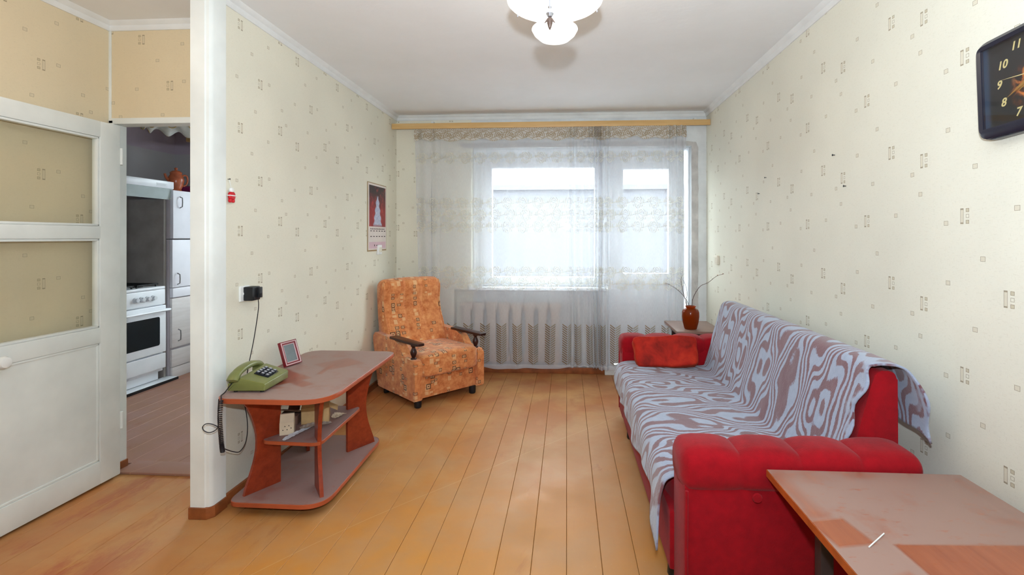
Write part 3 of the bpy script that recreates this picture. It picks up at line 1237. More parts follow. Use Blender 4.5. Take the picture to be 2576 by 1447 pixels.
for x0 in (0.033, W_ - 0.033):
    pr = round_poly([(-0.034, -0.035), (0.034, -0.035), (0.034, 0.40), (-0.034, 0.40)], [0.016, 0.016, 0.008, 0.008], 4)
    bm = bmesh.new()
    bm_prism(bm, pr, 0.0, 0.018, 0.004, Matrix.Translation((x0, 0, 0.488)))
    ab = emit(bm, 'armrest', DKWOOD, ch)
    lathe('baluster', [(0.020, 0.0), (0.024, 0.006), (0.022, 0.012), (0.013, 0.018), (0.017, 0.028), (0.024, 0.045), (0.026, 0.058), (0.020, 0.076), (0.013, 0.092), (0.016, 0.100), (0.022, 0.106), (0.022, 0.122)], DKWOOD, ab, 18, (x0, 0.075, 0.368))
for xx, yy in ((0.055, 0.05), (W_ - 0.085, 0.05)):
    lathe('leg', [(0.022, 0.0), (0.027, 0.006), (0.029, 0.03), (0.029, 0.064)], BLACK_PLASTIC, ch, 18, (xx, yy, 0))
for xx in (0.05, W_ - 0.07):
    cs = lathe('caster', [(0.012, 0.035), (0.012, 0.066)], BLACK_PLASTIC, ch, 10, (xx, 0.54, 0))
    for s in (-1, 1):
        lathe('caster_wheel', [(0.008, -0.007), (0.020, -0.006), (0.022, 0.0), (0.020, 0.006), (0.008, 0.007)], BLACK_PLASTIC, cs, 14, (s * 0.011, 0.006, 0.022), (0, PI / 2, 0))

# ================================================================== LOW TABLE WITH SHELVES
TX, TY = -1.365, 2.625
DUST = (160, 134, 126)
TT = wood('dusty_cherry_laminate_top', (132, 62, 42), (152, 78, 54), 0.28, 'y', DUST, 0.97,
          [(-0.17, -0.09, 0.085, 0.19, 0.95, 0.95, 0.01), (-0.02, -0.19, 0.03, 0.13, 1.0, 0.8, 0.008), (0.05, 0.16, 0.10, 0.09, 0.9, 0.55, 0.012), (0.03, 0.06, 0.012, 0.12, 0.1, 0.8, 0.006), (-0.10, -0.32, 0.09, 0.012, 0.2, 0.5, 0.006)])
TS = wood('dusty_cherry_laminate_shelf', (132, 58, 38), (152, 74, 50), 0.3, 'y', (146, 118, 112), 0.92)
TP = wood('cherry_laminate_panel', (126, 44, 22), (164, 66, 36), 0.28, 'x')
EDGEM = plain('orange_edge_banding', (176, 84, 50), 0.35, 0.4, 0.08)
lt = thing('low_table', 'cherry laminate low table with curved legs and two shelves by the left wall', 'table', (TX, TY, 0))


def slab(name, corners, radii, z0, z1, mat):
    pts = [(p.x - TX, p.y - TY) for p in round_poly(corners, radii, 8)]
    o = prism(name, pts, z0, z1, mat, lt, 0.003)
    c = Vector((sum(p[0] for p in pts) / len(pts), sum(p[1] for p in pts) / len(pts)))
    big = []
    for p in pts:
        d = Vector((p[0], p[1])) - c
        big.append(c + d * (1 + 0.0025 / d.length))
    # edge banding strip
    bm = bmesh.new()
    lo = [bm.verts.new((p.x, p.y, z0 + 0.0015)) for p in big]
    hi = [bm.verts.new((p.x, p.y, z1 - 0.002)) for p in big]
    li = [bm.verts.new((p[0], p[1], z0 + 0.001)) for p in pts]
    hi2 = [bm.verts.new((p[0], p[1], z1 - 0.0005)) for p in pts]
    n = len(pts)
    for i in range(n):
        j = (i + 1) % n
        bm.faces.new((lo[i], lo[j], hi[j], hi[i]))
        bm.faces.new((hi[i], hi[j], hi2[j], hi2[i]))
        bm.faces.new((li[i], li[j], lo[j], lo[i]))
    emit(bm, 'edge_band', EDGEM, o, smooth=50)
    return o


slab('top', [(-1.605, 2.150), (-1.075, 2.150), (-1.092, 3.105), (-1.660, 3.105)], [0.075, 0.16, 0.07, 0.09], 0.556, 0.58, TT)
slab('bottom_shelf', [(-1.593, 2.224), (-1.127, 2.218), (-1.146, 3.018), (-1.64, 3.018)], [0.06, 0.12, 0.10, 0.08], 0.048, 0.070, TS)
slab('middle_shelf', [(-1.500, 2.335), (-1.195, 2.322), (-1.21, 2.845), (-1.53, 2.845)], [0.05, 0.05, 0.05, 0.04], 0.297, 0.315, TS)


def leg_panel(outer, inner):
    o_, i_ = Vector(outer), Vector(inner)
    d = (o_ - i_)
    ln = d.length
    d.normalize()
    pts = [(0.0, 0.070), (0.0, 0.556)]
    for k in range(15):
        t = 1 - k / 14
        z = 0.070 + 0.486 * t
        pts.append((ln - 0.062 * math.sin(PI * min(1, t * 1.02)) ** 1.2 + (0.012 if t > 0.9 else 0), z))
    nrm = Vector((-d.y, d.x))
    M = Matrix(((d.x, 0, nrm.x, i_.x - TX - nrm.x * 0.009), (d.y, 0, nrm.y, i_.y - TY - nrm.y * 0.009), (0, 1, 0, 0), (0, 0, 0, 1)))
    prism('leg', pts, 0, 0.018, TP, lt, 0.0015, M)


leg_panel((-1.550, 2.277), (-1.460, 2.433))
leg_panel((-1.168, 2.290), (-1.256, 2.408))
leg_panel((-1.173, 2.941), (-1.270, 2.782))
leg_panel((-1.604, 2.941), (-1.501, 2.782))
for xx, yy in ((-1.49, 2.33), (-1.22, 2.33), (-1.24, 2.92), (-1.55, 2.92)):
    cs = lathe('caster', [(0.009, 0.026), (0.013, 0.030), (0.013, 0.048)], BLACK_PLASTIC, lt, 10, (xx - TX, yy - TY, 0))
    for s in (-1, 1):
        lathe('caster_wheel', [(0.006, -0.005), (0.013, -0.004), (0.0145, 0.0), (0.013, 0.004), (0.006, 0.005)], BLACK_PLASTIC, cs, 14, (s * 0.008, 0.003, 0.0145), (0, PI / 2, 0))

# ------------------------------------------------------------------ telephone
GREEN = plain('olive_green_plastic', (120, 124, 68), 0.28, 0.5, 0.08, 10)
ZT = 0.58
# local x runs along the front-right side, local y along the handset side
e1 = Vector((0.18, -0.045)).normalized()
pang = R(4)
ph = thing('telephone', 'olive green push-button desk telephone with black coiled cord', 'telephone', (-1.592, 2.225, ZT), pang)
PWX, PLY = 0.175, 0.225
bm = bmesh.new()
sec = [(0.0, 0.010), (0.0, 0.052), (0.045, 0.056), (0.060, 0.086), (PWX - 0.006, 0.050), (PWX, 0.044), (PWX, 0.010)]
prof_n = round_poly(sec, [0.004, 0.006, 0.008, 0.006, 0.004, 0.004, 0.004], 3)
Mx = XZ.copy()
bm_prism(bm, prof_n, 0.0, PLY, 0.006, Mx, 2)
# lower the front (small y) so the top slopes toward the viewer
for v in bm.verts:
    k = 1 - v.co.y / PLY
    if v.co.z > 0.03:
        v.co.z -= 0.012 * k * (v.co.z - 0.03) / 0.05
body = emit(bm, 'body', GREEN, ph, smooth=30)
for xx, yy in ((0.025, 0.025), (0.15, 0.025), (0.025, 0.2), (0.15, 0.2)):
    lathe('foot', [(0.009, 0.0), (0.009, 0.012)], BLACK_PLASTIC, ph, 10, (xx, yy, 0))
# handset lying along the left side
hs = smooth_path([(0.026, -0.006, 0.056), (0.026, 0.012, 0.076), (0.026, 0.055, 0.094), (0.026, 0.112, 0.101), (0.026, 0.170, 0.098), (0.026, 0.208, 0.086), (0.026, 0.226, 0.068)], 5)
bm = bmesh.new()
rings = []
for i, p in enumerate(hs):
    t = i / (len(hs) - 1)
    e = min(t, 1 - t)
    wd = 0.023 + 0.006 * max(0, 1 - e / 0.25)
    ht = 0.014 + 0.014 * max(0, 1 - e / 0.24) ** 1.1
    if i in (0, len(hs) - 1):
        wd *= 0.75
        ht *= 0.75
    d = (hs[min(i + 1, len(hs) - 1)] - hs[max(0, i - 1)]).normalized()
    up = Vector((1, 0, 0)).cross(d).normalized()
    rings.append([bm.verts.new(p + Vector((1, 0, 0)) * wd * (abs(math.cos(a)) ** 0.7) * (1 if math.cos(a) > 0 else -1) + up * ht * (abs(math.sin(a)) ** 0.7) * (1 if math.sin(a) > 0 else -1) - up * 0.010 * max(0, 1 - e / 0.2)) for a in [2 * PI * k / 16 for k in range(16)]])
for a, b in zip(rings, rings[1:]):
    for k in range(16):
        bm.faces.new((a[k], a[(k + 1) % 16], b[(k + 1) % 16], b[k]))
bm.faces.new(rings[0][::-1])
bm.faces.new(rings[-1])
emit(bm, 'handset', GREEN, ph, smooth=60)
# keypad lies on the sloping top
slope = math.atan2(0.086 - 0.050, PWX - 0.066)
kp = box('keypad', (-0.036, -0.048, 0), (0.036, 0.048, 0.003), BLACK_PLASTIC, ph, 0.001, 1, (0.117, 0.122, 0.0635), (R(4), slope, 0))
KEYM = plain('grey_key_cap', (54, 56, 64), 0.4, 0.4, 0.05)
KEYT = plain('key_cap_top', (176, 178, 186), 0.45, 0.4, 0.03)
keyme = None
for r in range(4):
    for c in range(3):
        kx, ky = -0.023 + c * 0.023, -0.034 + r * 0.0225
        if keyme is None:
            k_ = box('key', (-0.0085, -0.0085, 0.003), (0.0085, 0.0085, 0.012), KEYM, kp, 0.002, 1, (kx, ky, 0))
            keyme = k_.data
            bm = bmesh.new()
            bm_box(bm, (-0.0055, -0.0055, 0.0118), (0.0055, 0.0055, 0.0126))
            tmp = emit(bm, 'tmp', KEYT)
            bm2 = bmesh.new()
            bm2.from_mesh(keyme)
            nf = len(bm2.faces)
            bm2.from_mesh(tmp.data)
            bm2.faces.ensure_lookup_table()
            for f in bm2.faces[nf:]:
                f.material_index = 1
            bm2.to_mesh(keyme)
            bm2.free()
            keyme.materials.append(KEYT)
            bpy.data.objects.remove(tmp)
        else:
            k_ = bpy.data.objects.new('key', keyme)
            COL.objects.link(k_)
            k_.parent = kp
            k_.location = (kx, ky, 0)
# cords (modelled in the room's axes, then carried into the telephone's frame)
inv = (Matrix.Translation((-1.592, 2.225, ZT)) @ Matrix.Rotation(pang, 4, 'Z')).inverted()
CORD = plain('black_cord', (34, 30, 34), 0.5, 0.4, 0.1)


def wcord(name, pts, rad, n=6):
    return tube(name, [inv @ Vector(p) for p in pts], rad, CORD, ph, n)


wcord('handset_lead', smooth_path([(-1.567, 2.235, ZT + 0.052), (-1.574, 2.222, ZT + 0.040), (-1.588, 2.205, ZT + 0.012), (-1.580, 2.170, ZT + 0.008), (-1.560, 2.140, ZT + 0.004), (-1.556, 2.134, ZT - 0.02)], 6), 0.0026)
axis_pts = smooth_path([(-1.558, 2.136, ZT - 0.005), (-1.562, 2.134, 0.50), (-1.556, 2.132, 0.43), (-1.552, 2.134, 0.37), (-1.550, 2.136, 0.345)], 10)
hel = []
turns, per = 34, 9
tot = turns * per
for i in range(tot + 1):
    s = i / tot * (len(axis_pts) - 1)
    a = axis_pts[int(min(s, len(axis_pts) - 2))].lerp(axis_pts[int(min(s, len(axis_pts) - 2)) + 1], s - int(min(s, len(axis_pts) - 2)))
    t = 2 * PI * i / per
    hel.append(a + Vector((math.cos(t) * 0.0085, math.sin(t) * 0.0085, 0)))
wcord('coiled_cord', hel, 0.0021, 5)
wcord('looped_lead', smooth_path([(-1.568, 2.136, ZT + 0.002), (-1.576, 2.142, 0.52), (-1.572, 2.140, 0.47), (-1.580, 2.136, 0.445), (-1.602, 2.125, 0.435), (-1.623, 2.118, 0.445), (-1.630, 2.118, 0.462), (-1.616, 2.122, 0.475), (-1.590, 2.132, 0.468), (-1.566, 2.14, 0.445), (-1.558, 2.132, 0.40), (-1.554, 2.134, 0.345)], 6), 0.0022)

# ------------------------------------------------------------------ picture frame
REDWOOD = plain('dark_red_lacquer', (128, 24, 36), 0.3, 0.45, 0.1)
PINKRIM = plain('pale_pink_rim', (228, 196, 196), 0.4, 0.4, 0.03)
DULLG = plain('dusty_grey_glass', (112, 120, 122), 0.25, 0.5, 0.08, 20)
pf = thing('picture_frame', 'small dark red picture frame with grey glass standing on the low table', 'picture frame', (-1.566, 2.735, ZT + 0.002), 0, rot=(R(-19), 0, R(76)))
FWd, FHt = 0.120, 0.140


def fframe(t0, t1, y0, y1, mat, name):
    bm = bmesh.new()
    a, b = FWd / 2 - t0, FWd / 2 - t1
    for lo, hi in (((-a, t0), (-b, FHt - t0)), ((b, t0), (a, FHt - t0)), ((-b, t0), (b, t1)), ((-b, FHt - t1), (b, FHt - t0))):
        bm_box(bm, (lo[0], y0, lo[1]), (hi[0], y1, hi[1]), 0.001, 1)
    return emit(bm, name, mat, pf)


fframe(0.0, 0.005, -0.012, 0.006, REDWOOD, 'frame')
fframe(0.005, 0.010, -0.0135, 0.004, PINKRIM, 'rim')
fframe(0.010, 0.018, -0.011, 0.004, REDWOOD, 'inner_frame')
fframe(0.018, 0.022, -0.009, 0.002, PINKRIM, 'mat_border')
box('glass', (-0.042, -0.004, 0.021), (0.042, 0.0, FHt - 0.021), DULLG, pf)
prism('stand', [(0.004, 0.09), (0.006, 0.09), (0.052, 0.012), (0.047, 0.012)], -0.014, 0.014, REDWOOD, pf, 0, YZ)

# ------------------------------------------------------------------ clutter on the middle shelf
CARD = plain('cream_card', (226, 206, 178), 0.8, 0.2, 0.06, 12)
CARD2 = plain('tan_cardboard', (204, 166, 116), 0.85, 0.2, 0.1, 12)
CARD3 = plain('dark_printed_card', (112, 82, 70), 0.7, 0.25, 0.25, 16)
PAPER = plain('crumpled_white_paper', (222, 222, 228), 0.8, 0.2, 0.08, 20)
FOIL = plain('crumpled_grey_paper', (176, 160, 148), 0.7, 0.3, 0.15, 25)
ZS = 0.315
hb = thing('paper_box', 'small cream gable-topped card box printed with dark spots on the middle shelf', 'box', (-1.424, 2.438, ZS), R(24))
bm = bmesh.new()
bm_box(bm, (-0.033, -0.033, 0), (0.033, 0.033, 0.062), 0.001, 1)
emit(bm, 'body', CARD, hb)
prism('gable', [(-0.033, 0.062), (0.033, 0.062), (0.006, 0.098), (-0.006, 0.098)], -0.032, 0.032, CARD, hb, 0, YZ)
SPOT = plain('dark_print', (70, 60, 54), 0.8, 0.2, 0.1)
for a, z in ((-0.008, 0.044), (0.010, 0.046), (-0.017, 0.026), (0.002, 0.027), (0.020, 0.033)):
    lathe('printed_spot', [(0.0026, 0.0), (0.0026, 0.0006)], SPOT, hb, 8, (a, -0.0331, z), (PI / 2, 0, 0))
box('printed_mark', (-0.0336, -0.014, 0.008), (-0.0330, 0.0, 0.030), SPOT, hb)
cb = thing('cardboard_box', 'torn tan cardboard box on the middle shelf of the low table', 'box', (-1.367, 2.616, ZS), R(24))
bm = bmesh.new()
for lo, hi in (((-0.07, -0.05, 0.0), (0.07, -0.047, 0.085)), ((-0.07, 0.047, 0.0), (0.07, 0.05, 0.08)), ((-0.07, -0.05, 0.0), (-0.067, 0.05, 0.085)), ((0.067, -0.05, 0.0), (0.07, 0.05, 0.075)), ((-0.07, -0.05, 0.0), (0.07, 0.05, 0.003))):
    bm_box(bm, lo, hi)
emit(bm, 'body', CARD2, cb)
box('flap', (-0.068, -0.005, 0), (0.068, 0.045, 0.002), CARD2, cb, 0, 1, (0, -0.045, 0.086), (R(32), 0, 0))
box('flap', (-0.01, -0.04, 0), (0.045, 0.04, 0.002), CARD2, cb, 0, 1, (0.07, 0, 0.075), (0, R(28), 0))
db = thing('dark_carton', 'flattened dark printed carton leaning open behind the cream box', 'carton', (-1.486, 2.575, ZS), R(10))
bm = bmesh.new()
bm_box(bm, (-0.05, -0.045, 0.0), (0.05, 0.045, 0.048), 0.001, 1)
emit(bm, 'body', CARD3, db)
box('lid', (-0.055, -0.09, 0), (0.06, 0.0, 0.002), FOIL, db, 0, 1, (0, 0.045, 0.05), (R(-16), R(6), 0))
box('lid_flap', (-0.03, 0.0, 0), (0.03, 0.05, 0.002), CARD3, db, 0, 1, (0.0, 0.045, 0.05), (R(55), 0, 0))


def strip(name, mat, path, width, label, cat, seed):
    bm = bmesh.new()
    rnd = random.Random(seed)
    pts = smooth_path(path, 6)
    rows = []
    o0 = Vector(path[0])
    for i, p in enumerate(pts):
        d = (pts[min(i + 1, len(pts) - 1)] - pts[max(0, i - 1)])
        d.z = 0
        d.normalize()
        nn = Vector((-d.y, d.x, 0))
        w0 = width * (0.35 + 0.65 * math.sin(PI * min(1, 0.12 + i / len(pts)))) * rnd.uniform(0.85, 1.15)
        rows.append([bm.verts.new(p - o0 + nn * w0 * s + Vector((0, 0, rnd.uniform(0, 0.004) + 0.004 * abs(s)))) for s in (-1, -0.3, 0.3, 1)])
    for a, b in zip(rows, rows[1:]):
        for k in range(3):
            bm.faces.new((a[k], a[k + 1], b[k + 1], b[k]))
    o = emit(bm, name, mat, None, o0, smooth=0)
    md = o.modifiers.new('thickness', 'SOLIDIFY')
    md.thickness = 0.0012
    md.offset = 1
    return tag(o, label, cat)


strip('paper_strip', PAPER, [(-1.382, 2.335, ZS - 0.012 + 0.014), (-1.372, 2.384, ZS + 0.004), (-1.352, 2.456, ZS + 0.004), (-1.326, 2.518, ZS + 0.006)], 0.017, 'torn white paper strip trailing over the middle shelf edge', 'paper', 4)
strip('torn_paper', FOIL, [(-1.372, 2.467, ZS + 0.006), (-1.336, 2.508, ZS + 0.010), (-1.290, 2.539, ZS + 0.008), (-1.259, 2.570, ZS + 0.004)], 0.028, 'crumpled greyish torn paper in front of the cardboard box', 'paper', 8)
strip('torn_cardboard', CARD, [(-1.280, 2.631, ZS + 0.006), (-1.259, 2.662, ZS + 0.016), (-1.244, 2.703, ZS + 0.004)], 0.03, 'curled scrap of pale card right of the cardboard box', 'cardboard', 12)

# ================================================================== CURTAINS


def sheer(name, valance=False):
    g = G(name)
    g.t.nodes.remove(g.b)
    uv = g.uv()
    x, y, z = g.sep(uv)

    def cell(per, off=0.0):
        f = g.math('FRACT', g.math('DIVIDE', g.math('ADD', x, off), per))
        return g.math('MULTIPLY', g.math('SUBTRACT', f, 0.5), per)

    def sprig(v0, per=0.148, off=0.0):
        """a spray of leaves above a wavy stem with a smaller spray under it, height about 8 cm"""
        u = cell(per, off)
        v = g.math('SUBTRACT', y, v0)
        out = None
        # upper spray: strokes fanning out of a point under the stem
        for (cu, cv, r0, r1, n, lo, hi, mid) in ((0.0, -0.016, 0.030, 0.070, 4.5, 0.18, 2.96, PI / 2), (0.0, 0.004, 0.024, 0.060, 4.0, -2.6, -0.55, -PI / 2)):
            du = g.math('SUBTRACT', u, cu)
            dv = g.math('SUBTRACT', v, cv)
            rr = g.math('SQRT', g.math('ADD', g.math('MULTIPLY', du, du), g.math('MULTIPLY', dv, dv)))
            an = g.math('ARCTAN2', dv, du)
            st = g.math('GREATER_THAN', g.math('SINE', g.math('MULTIPLY_ADD', rr, 330.0, g.math('MULTIPLY', g.math('ABSOLUTE', g.math('SUBTRACT', an, mid)), n * 2.6))), 0.1)
            m = g.math('MULTIPLY', st, g.math('MULTIPLY', g.math('GREATER_THAN', rr, r0), g.math('LESS_THAN', rr, r1)))
            m = g.math('MULTIPLY', m, g.math('MULTIPLY', g.math('GREATER_THAN', an, lo), g.math('LESS_THAN', an, hi)))
            out = m if out is None else g.math('MAXIMUM', out, m)
        sn = g.math('MULTIPLY', g.math('SINE', g.math('MULTIPLY', g.math('ADD', x, off), 2 * PI / per)), 0.010)
        ln = g.math('LESS_THAN', g.math('ABSOLUTE', g.math('SUBTRACT', v, sn)), 0.0028)
        return g.math('MAXIMUM', out, ln)
    if valance:
        pat = g.math('MAXIMUM', sprig(2.31, 0.12, 0.03), sprig(2.255, 0.10, 0.0))
        chev = None
    else:
        rows = [(2.068, 0.0), (1.638, 0.03), (1.523, 0.0), (1.41, 0.03), (0.985, 0.0), (0.875, 0.03)]
        pat = None
        for v0, off in rows:
            m = sprig(v0, 0.148, off)
            pat = m if pat is None else g.math('MAXIMUM', pat, m)
        # feathered columns at the foot
        u = cell(0.158)
        a = g.math('ABSOLUTE', u)
        vv = g.math('SUBTRACT', y, g.math('MULTIPLY', a, 0.75))
        st = g.math('GREATER_THAN', g.math('SINE', g.math('MULTIPLY', vv, 2 * PI / 0.0215)), -0.05)
        incol = g.math('MULTIPLY', g.math('LESS_THAN', a, 0.047), g.math('GREATER_THAN', a, 0.002))
        inz = g.math('MULTIPLY', g.math('LESS_THAN', vv, 0.470), g.math('GREATER_THAN', vv, 0.095))
        chev = g.math('MULTIPLY', st, g.math('MULTIPLY', incol, inz))
    weave = g.noise(g.map(uv, (420, 30, 1)), 1.0, 2)
    op = 0.70 if valance else g.math('MULTIPLY_ADD', weave, 0.16, 0.33)
    hem = g.math('LESS_THAN', y, 0.108)
    if not valance:
        op = g.math('MAXIMUM', op, g.math('MULTIPLY', hem, 0.6))
    op = g.math('MAXIMUM', op, g.math('MULTIPLY', pat, 0.80))
    base = g.mix(g.math('MULTIPLY', pat, 0.85), (222, 224, 230), (206, 200, 182))
    if chev is not None:
        op = g.math('MAXIMUM', op, g.math('MULTIPLY', chev, 0.88))
        left = g.math('LESS_THAN', u, 0.0)
        cc = g.mix(left, (140, 130, 108), (122, 94, 50))
        base = g.mix(g.math('MULTIPLY', chev, 0.95), base, cc)
    if valance:
        base = g.mix(g.math('MULTIPLY', pat, 0.8), (226, 220, 210), (160, 134, 92))
    df = g.n('ShaderNodeBsdfDiffuse', {0: base})
    tl = g.n('ShaderNodeBsdfTranslucent', {0: base})
    cl = g.n('ShaderNodeMixShader', {0: 0.16, 1: df.outputs[0], 2: tl.outputs[0]})
    tr = g.n('ShaderNodeBsdfTransparent')
    mx = g.n('ShaderNodeMixShader', {0: op, 1: tr.outputs[0], 2: cl.outputs[0]})
    g.t.links.new(mx.outputs[0], g.o.inputs[0])
    return g.m


SHEER = sheer('sheer_embroidered_voile')
SHEER_V = sheer('printed_valance_voile', True)
YC = 4.648


def fold_profile(segs, rnd):
    """segs: (x0, x1, wavelength, amplitude) -> list of (x, y, arclength)"""
    pts = []
    ph = 0.0
    for x0, x1, wl, am in segs:
        n = max(2, int((x1 - x0) / wl * 14))
        for i in range(n):
            x = x0 + (x1 - x0) * i / n
            k = wl * (1 + 0.25 * math.sin(x * 17))
            ph += 2 * PI * (x1 - x0) / n / k
            pts.append((x, am * math.sin(ph) * (0.75 + 0.35 * math.sin(x * 7.3))))
    pts.append((segs[-1][1], 0))
    out = []
    s = 0
    for i, p in enumerate(pts):
        if i:
            s += math.hypot(p[0] - pts[i - 1][0], p[1] - pts[i - 1][1])
        out.append((p[0], p[1], s))
    return out


def make_curtain(label, segs, ztop, zbot, u0, lean, yoff):
    root = thing('curtain', label, 'curtain', (segs[0][0], YC, 0), 0, 'sheer embroidered curtains')
    prof = fold_profile(segs, None)
    bm = bmesh.new()
    uvl = bm.loops.layers.uv.verify()
    nz = 44
    cols = []
    uvs = {}
    for x, y, s in prof:
        col = []
        for j in range(nz + 1):
            t = j / nz
            zb = zbot + 0.012 * math.sin(x * 4.1 + 0.5) + 0.006 * math.sin(x * 13)
            z = ztop + (zb - ztop) * t
            am = 0.75 + 0.45 * t
            xx = x + 0.006 * math.sin(z * 3 + x * 9) * t + lean(x, t)
            v = bm.verts.new((xx - segs[0][0], yoff + y * am + 0.004 * math.sin(z * 5 + x * 11), z))
            uvs[v] = (u0 + s, z)
            col.append(v)
        cols.append(col)
    for a, b in zip(cols, cols[1:]):
        for j in range(nz):
            bm.faces.new((a[j], a[j + 1], b[j + 1], b[j]))
    for f in bm.faces:
        for l in f.loops:
            l[uvl].uv = uvs[l.vert]
    emit(bm, 'drape', SHEER, root, smooth=180, uv=False)
    # ruffled valance on its header
    bm = bmesh.new()
    uvl = bm.loops.layers.uv.verify()
    uvs = {}
    cols = []
    for x, y, s in prof:
        col = []
        for j in range(9):
            t = j / 8
            zb = 2.232 + 0.010 * math.sin(x * 31 + 1) + 0.006 * math.sin(x * 13)
            z = ztop + (zb - ztop) * t
            v = bm.verts.new((x - segs[0][0], yoff - 0.010 - 0.008 * t + y * (0.8 + 0.3 * t) + 0.010 * t * math.sin(s * 42), z))
            uvs[v] = (u0 + s, z)
            col.append(v)
        cols.append(col)
    for a, b in zip(cols, cols[1:]):
        for j in range(8):
            bm.faces.new((a[j], a[j + 1], b[j + 1], b[j]))
    for f in bm.faces:
        for l in f.loops:
            l[uvl].uv = uvs[l.vert]
    emit(bm, 'valance', SHEER_V, root, smooth=180, uv=False)
    return root


make_curtain('sheer embroidered voile curtain with chevron hem, hanging across the main window', [(-1.46, -1.20, 0.12, 0.016), (-1.20, 0.02, 0.21, 0.010), (0.02, 0.10, 0.05, 0.024), (0.10, 0.24, 0.07, 0.014), (0.24, 0.335, 0.036, 0.024)], 2.346, 0.078, 0.0, lambda x, t: (0.05 * t ** 0.7 if x < -1.3 else 0.0) * max(0, 1 - (x + 1.46) / 0.4), 0.0)
make_curtain('sheer embroidered voile curtain with chevron hem, hanging before the balcony door', [(0.30, 0.40, 0.05, 0.018), (0.40, 0.90, 0.16, 0.010), (0.90, 1.10, 0.075, 0.016)], 2.346, 0.062, 3.0, lambda x, t: 0.0, -0.012)

PINE = wood('pale_varnished_pine', (206, 164, 104), (222, 184, 126), 0.4, 'x')
cr = thing('curtain_cornice', 'pale varnished wooden curtain cornice board spanning wall to wall under the ceiling', 'curtain rail', (0, 4.62, 2.345))
box('board', (XL + 0.003, 0, 0), (XR - 0.003, 0.018, 0.052), PINE, cr, 0.003)
box('top_board', (XL + 0.003, 0.018, 0.036), (XR - 0.003, 0.09, 0.050), PINE, cr, 0.002)
box('track', (XL + 0.05, 0.02, 0.018), (XR - 0.05, 0.044, 0.036), WHITE_PLASTIC, cr, 0.002)
for xx in (-1.30, 0.1, 1.2):
    box('bracket', (xx - 0.012, 0.085, 0.03), (xx + 0.012, 0.144, 0.09), CORNICE, cr, 0.002)

# ------------------------------------------------------------------ radiator under the window
RADM = plain('old_cream_radiator_paint', (206, 192, 180), 0.5, 0.4, 0.06)
ra = thing('radiator', 'cream cast iron sectional radiator under the window behind the curtain', 'radiator', (-1.04, 4.80, 0.10))
for k in range(8):
    bm = bmesh.new()
    xc = 0.06 + k * 0.124
    bm_box(bm, (xc - 0.043, -0.045, 0.04), (xc + 0.043, 0.045, 0.53), 0.014)
    bm_box(bm, (xc - 0.062, -0.034, 0.0), (xc + 0.062, 0.034, 0.075), 0.02)
    bm_box(bm, (xc - 0.062, -0.034, 0.500), (xc + 0.062, 0.034, 0.575), 0.02)
    if k in (0, 7):
        bm_box(bm, (xc - 0.02, -0.02, -0.10), (xc + 0.02, 0.02, 0.02), 0.004)
    emit(bm, 'section', RADM, ra)
tube('pipe', [(1.02, 0.0, 0.04), (1.12, 0.0, 0.04), (1.14, 0.0, 0.02), (1.14, 0.0, -0.098)], 0.012, RADM, ra, 8)

# ================================================================== SIDE TABLE, VASE, TWIGS
STM = wood('worn_grey_brown_tabletop', (128, 100, 88), (152, 122, 108), 0.4, 'x')
STL = wood('dark_stained_legs', (36, 18, 16), (56, 28, 24), 0.4, 'z')
st = thing('side_table', 'small worn side table with dark splayed legs behind the sofa end', 'table', (1.055, 4.22, 0))
box('top', (-0.185, -0.255, 0.545), (0.185, 0.255, 0.566), STM, st, 0.002)
bm = bmesh.new()
bm_box(bm, (-0.14, -0.21, 0.498), (0.14, 0.21, 0.545), 0.002)
emit(bm, 'apron', STL, st)
for sx in (-1, 1):
    for sy in (-1, 1):
        tube('leg', [(sx * 0.115, sy * 0.17, 0.50), (sx * 0.135, sy * 0.185, 0.25), (sx * 0.150, sy * 0.20, 0.0)], [0.022, 0.019, 0.013], STL, st, 10)


def amber():
    g = G('amber_glass')
    g.t.nodes.remove(g.b)
    p = g.n('ShaderNodeBsdfPrincipled', {'Base Color': (150, 66, 12), 'Roughness': 0.16, 'Specular IOR Level': 0.6})
    t = g.n('ShaderNodeBsdfTranslucent', {0: (186, 84, 12)})
    tr = g.n('ShaderNodeBsdfTransparent', {0: (0.86, 0.33, 0.03, 1)})
    a = g.n('ShaderNodeMixShader', {0: 0.45, 1: p.outputs[0], 2: t.outputs[0]})
    b = g.n('ShaderNodeMixShader', {0: 0.30, 1: a.outputs[0], 2: tr.outputs[0]})
    g.t.links.new(b.outputs[0], g.o.inputs[0])
    return g.m


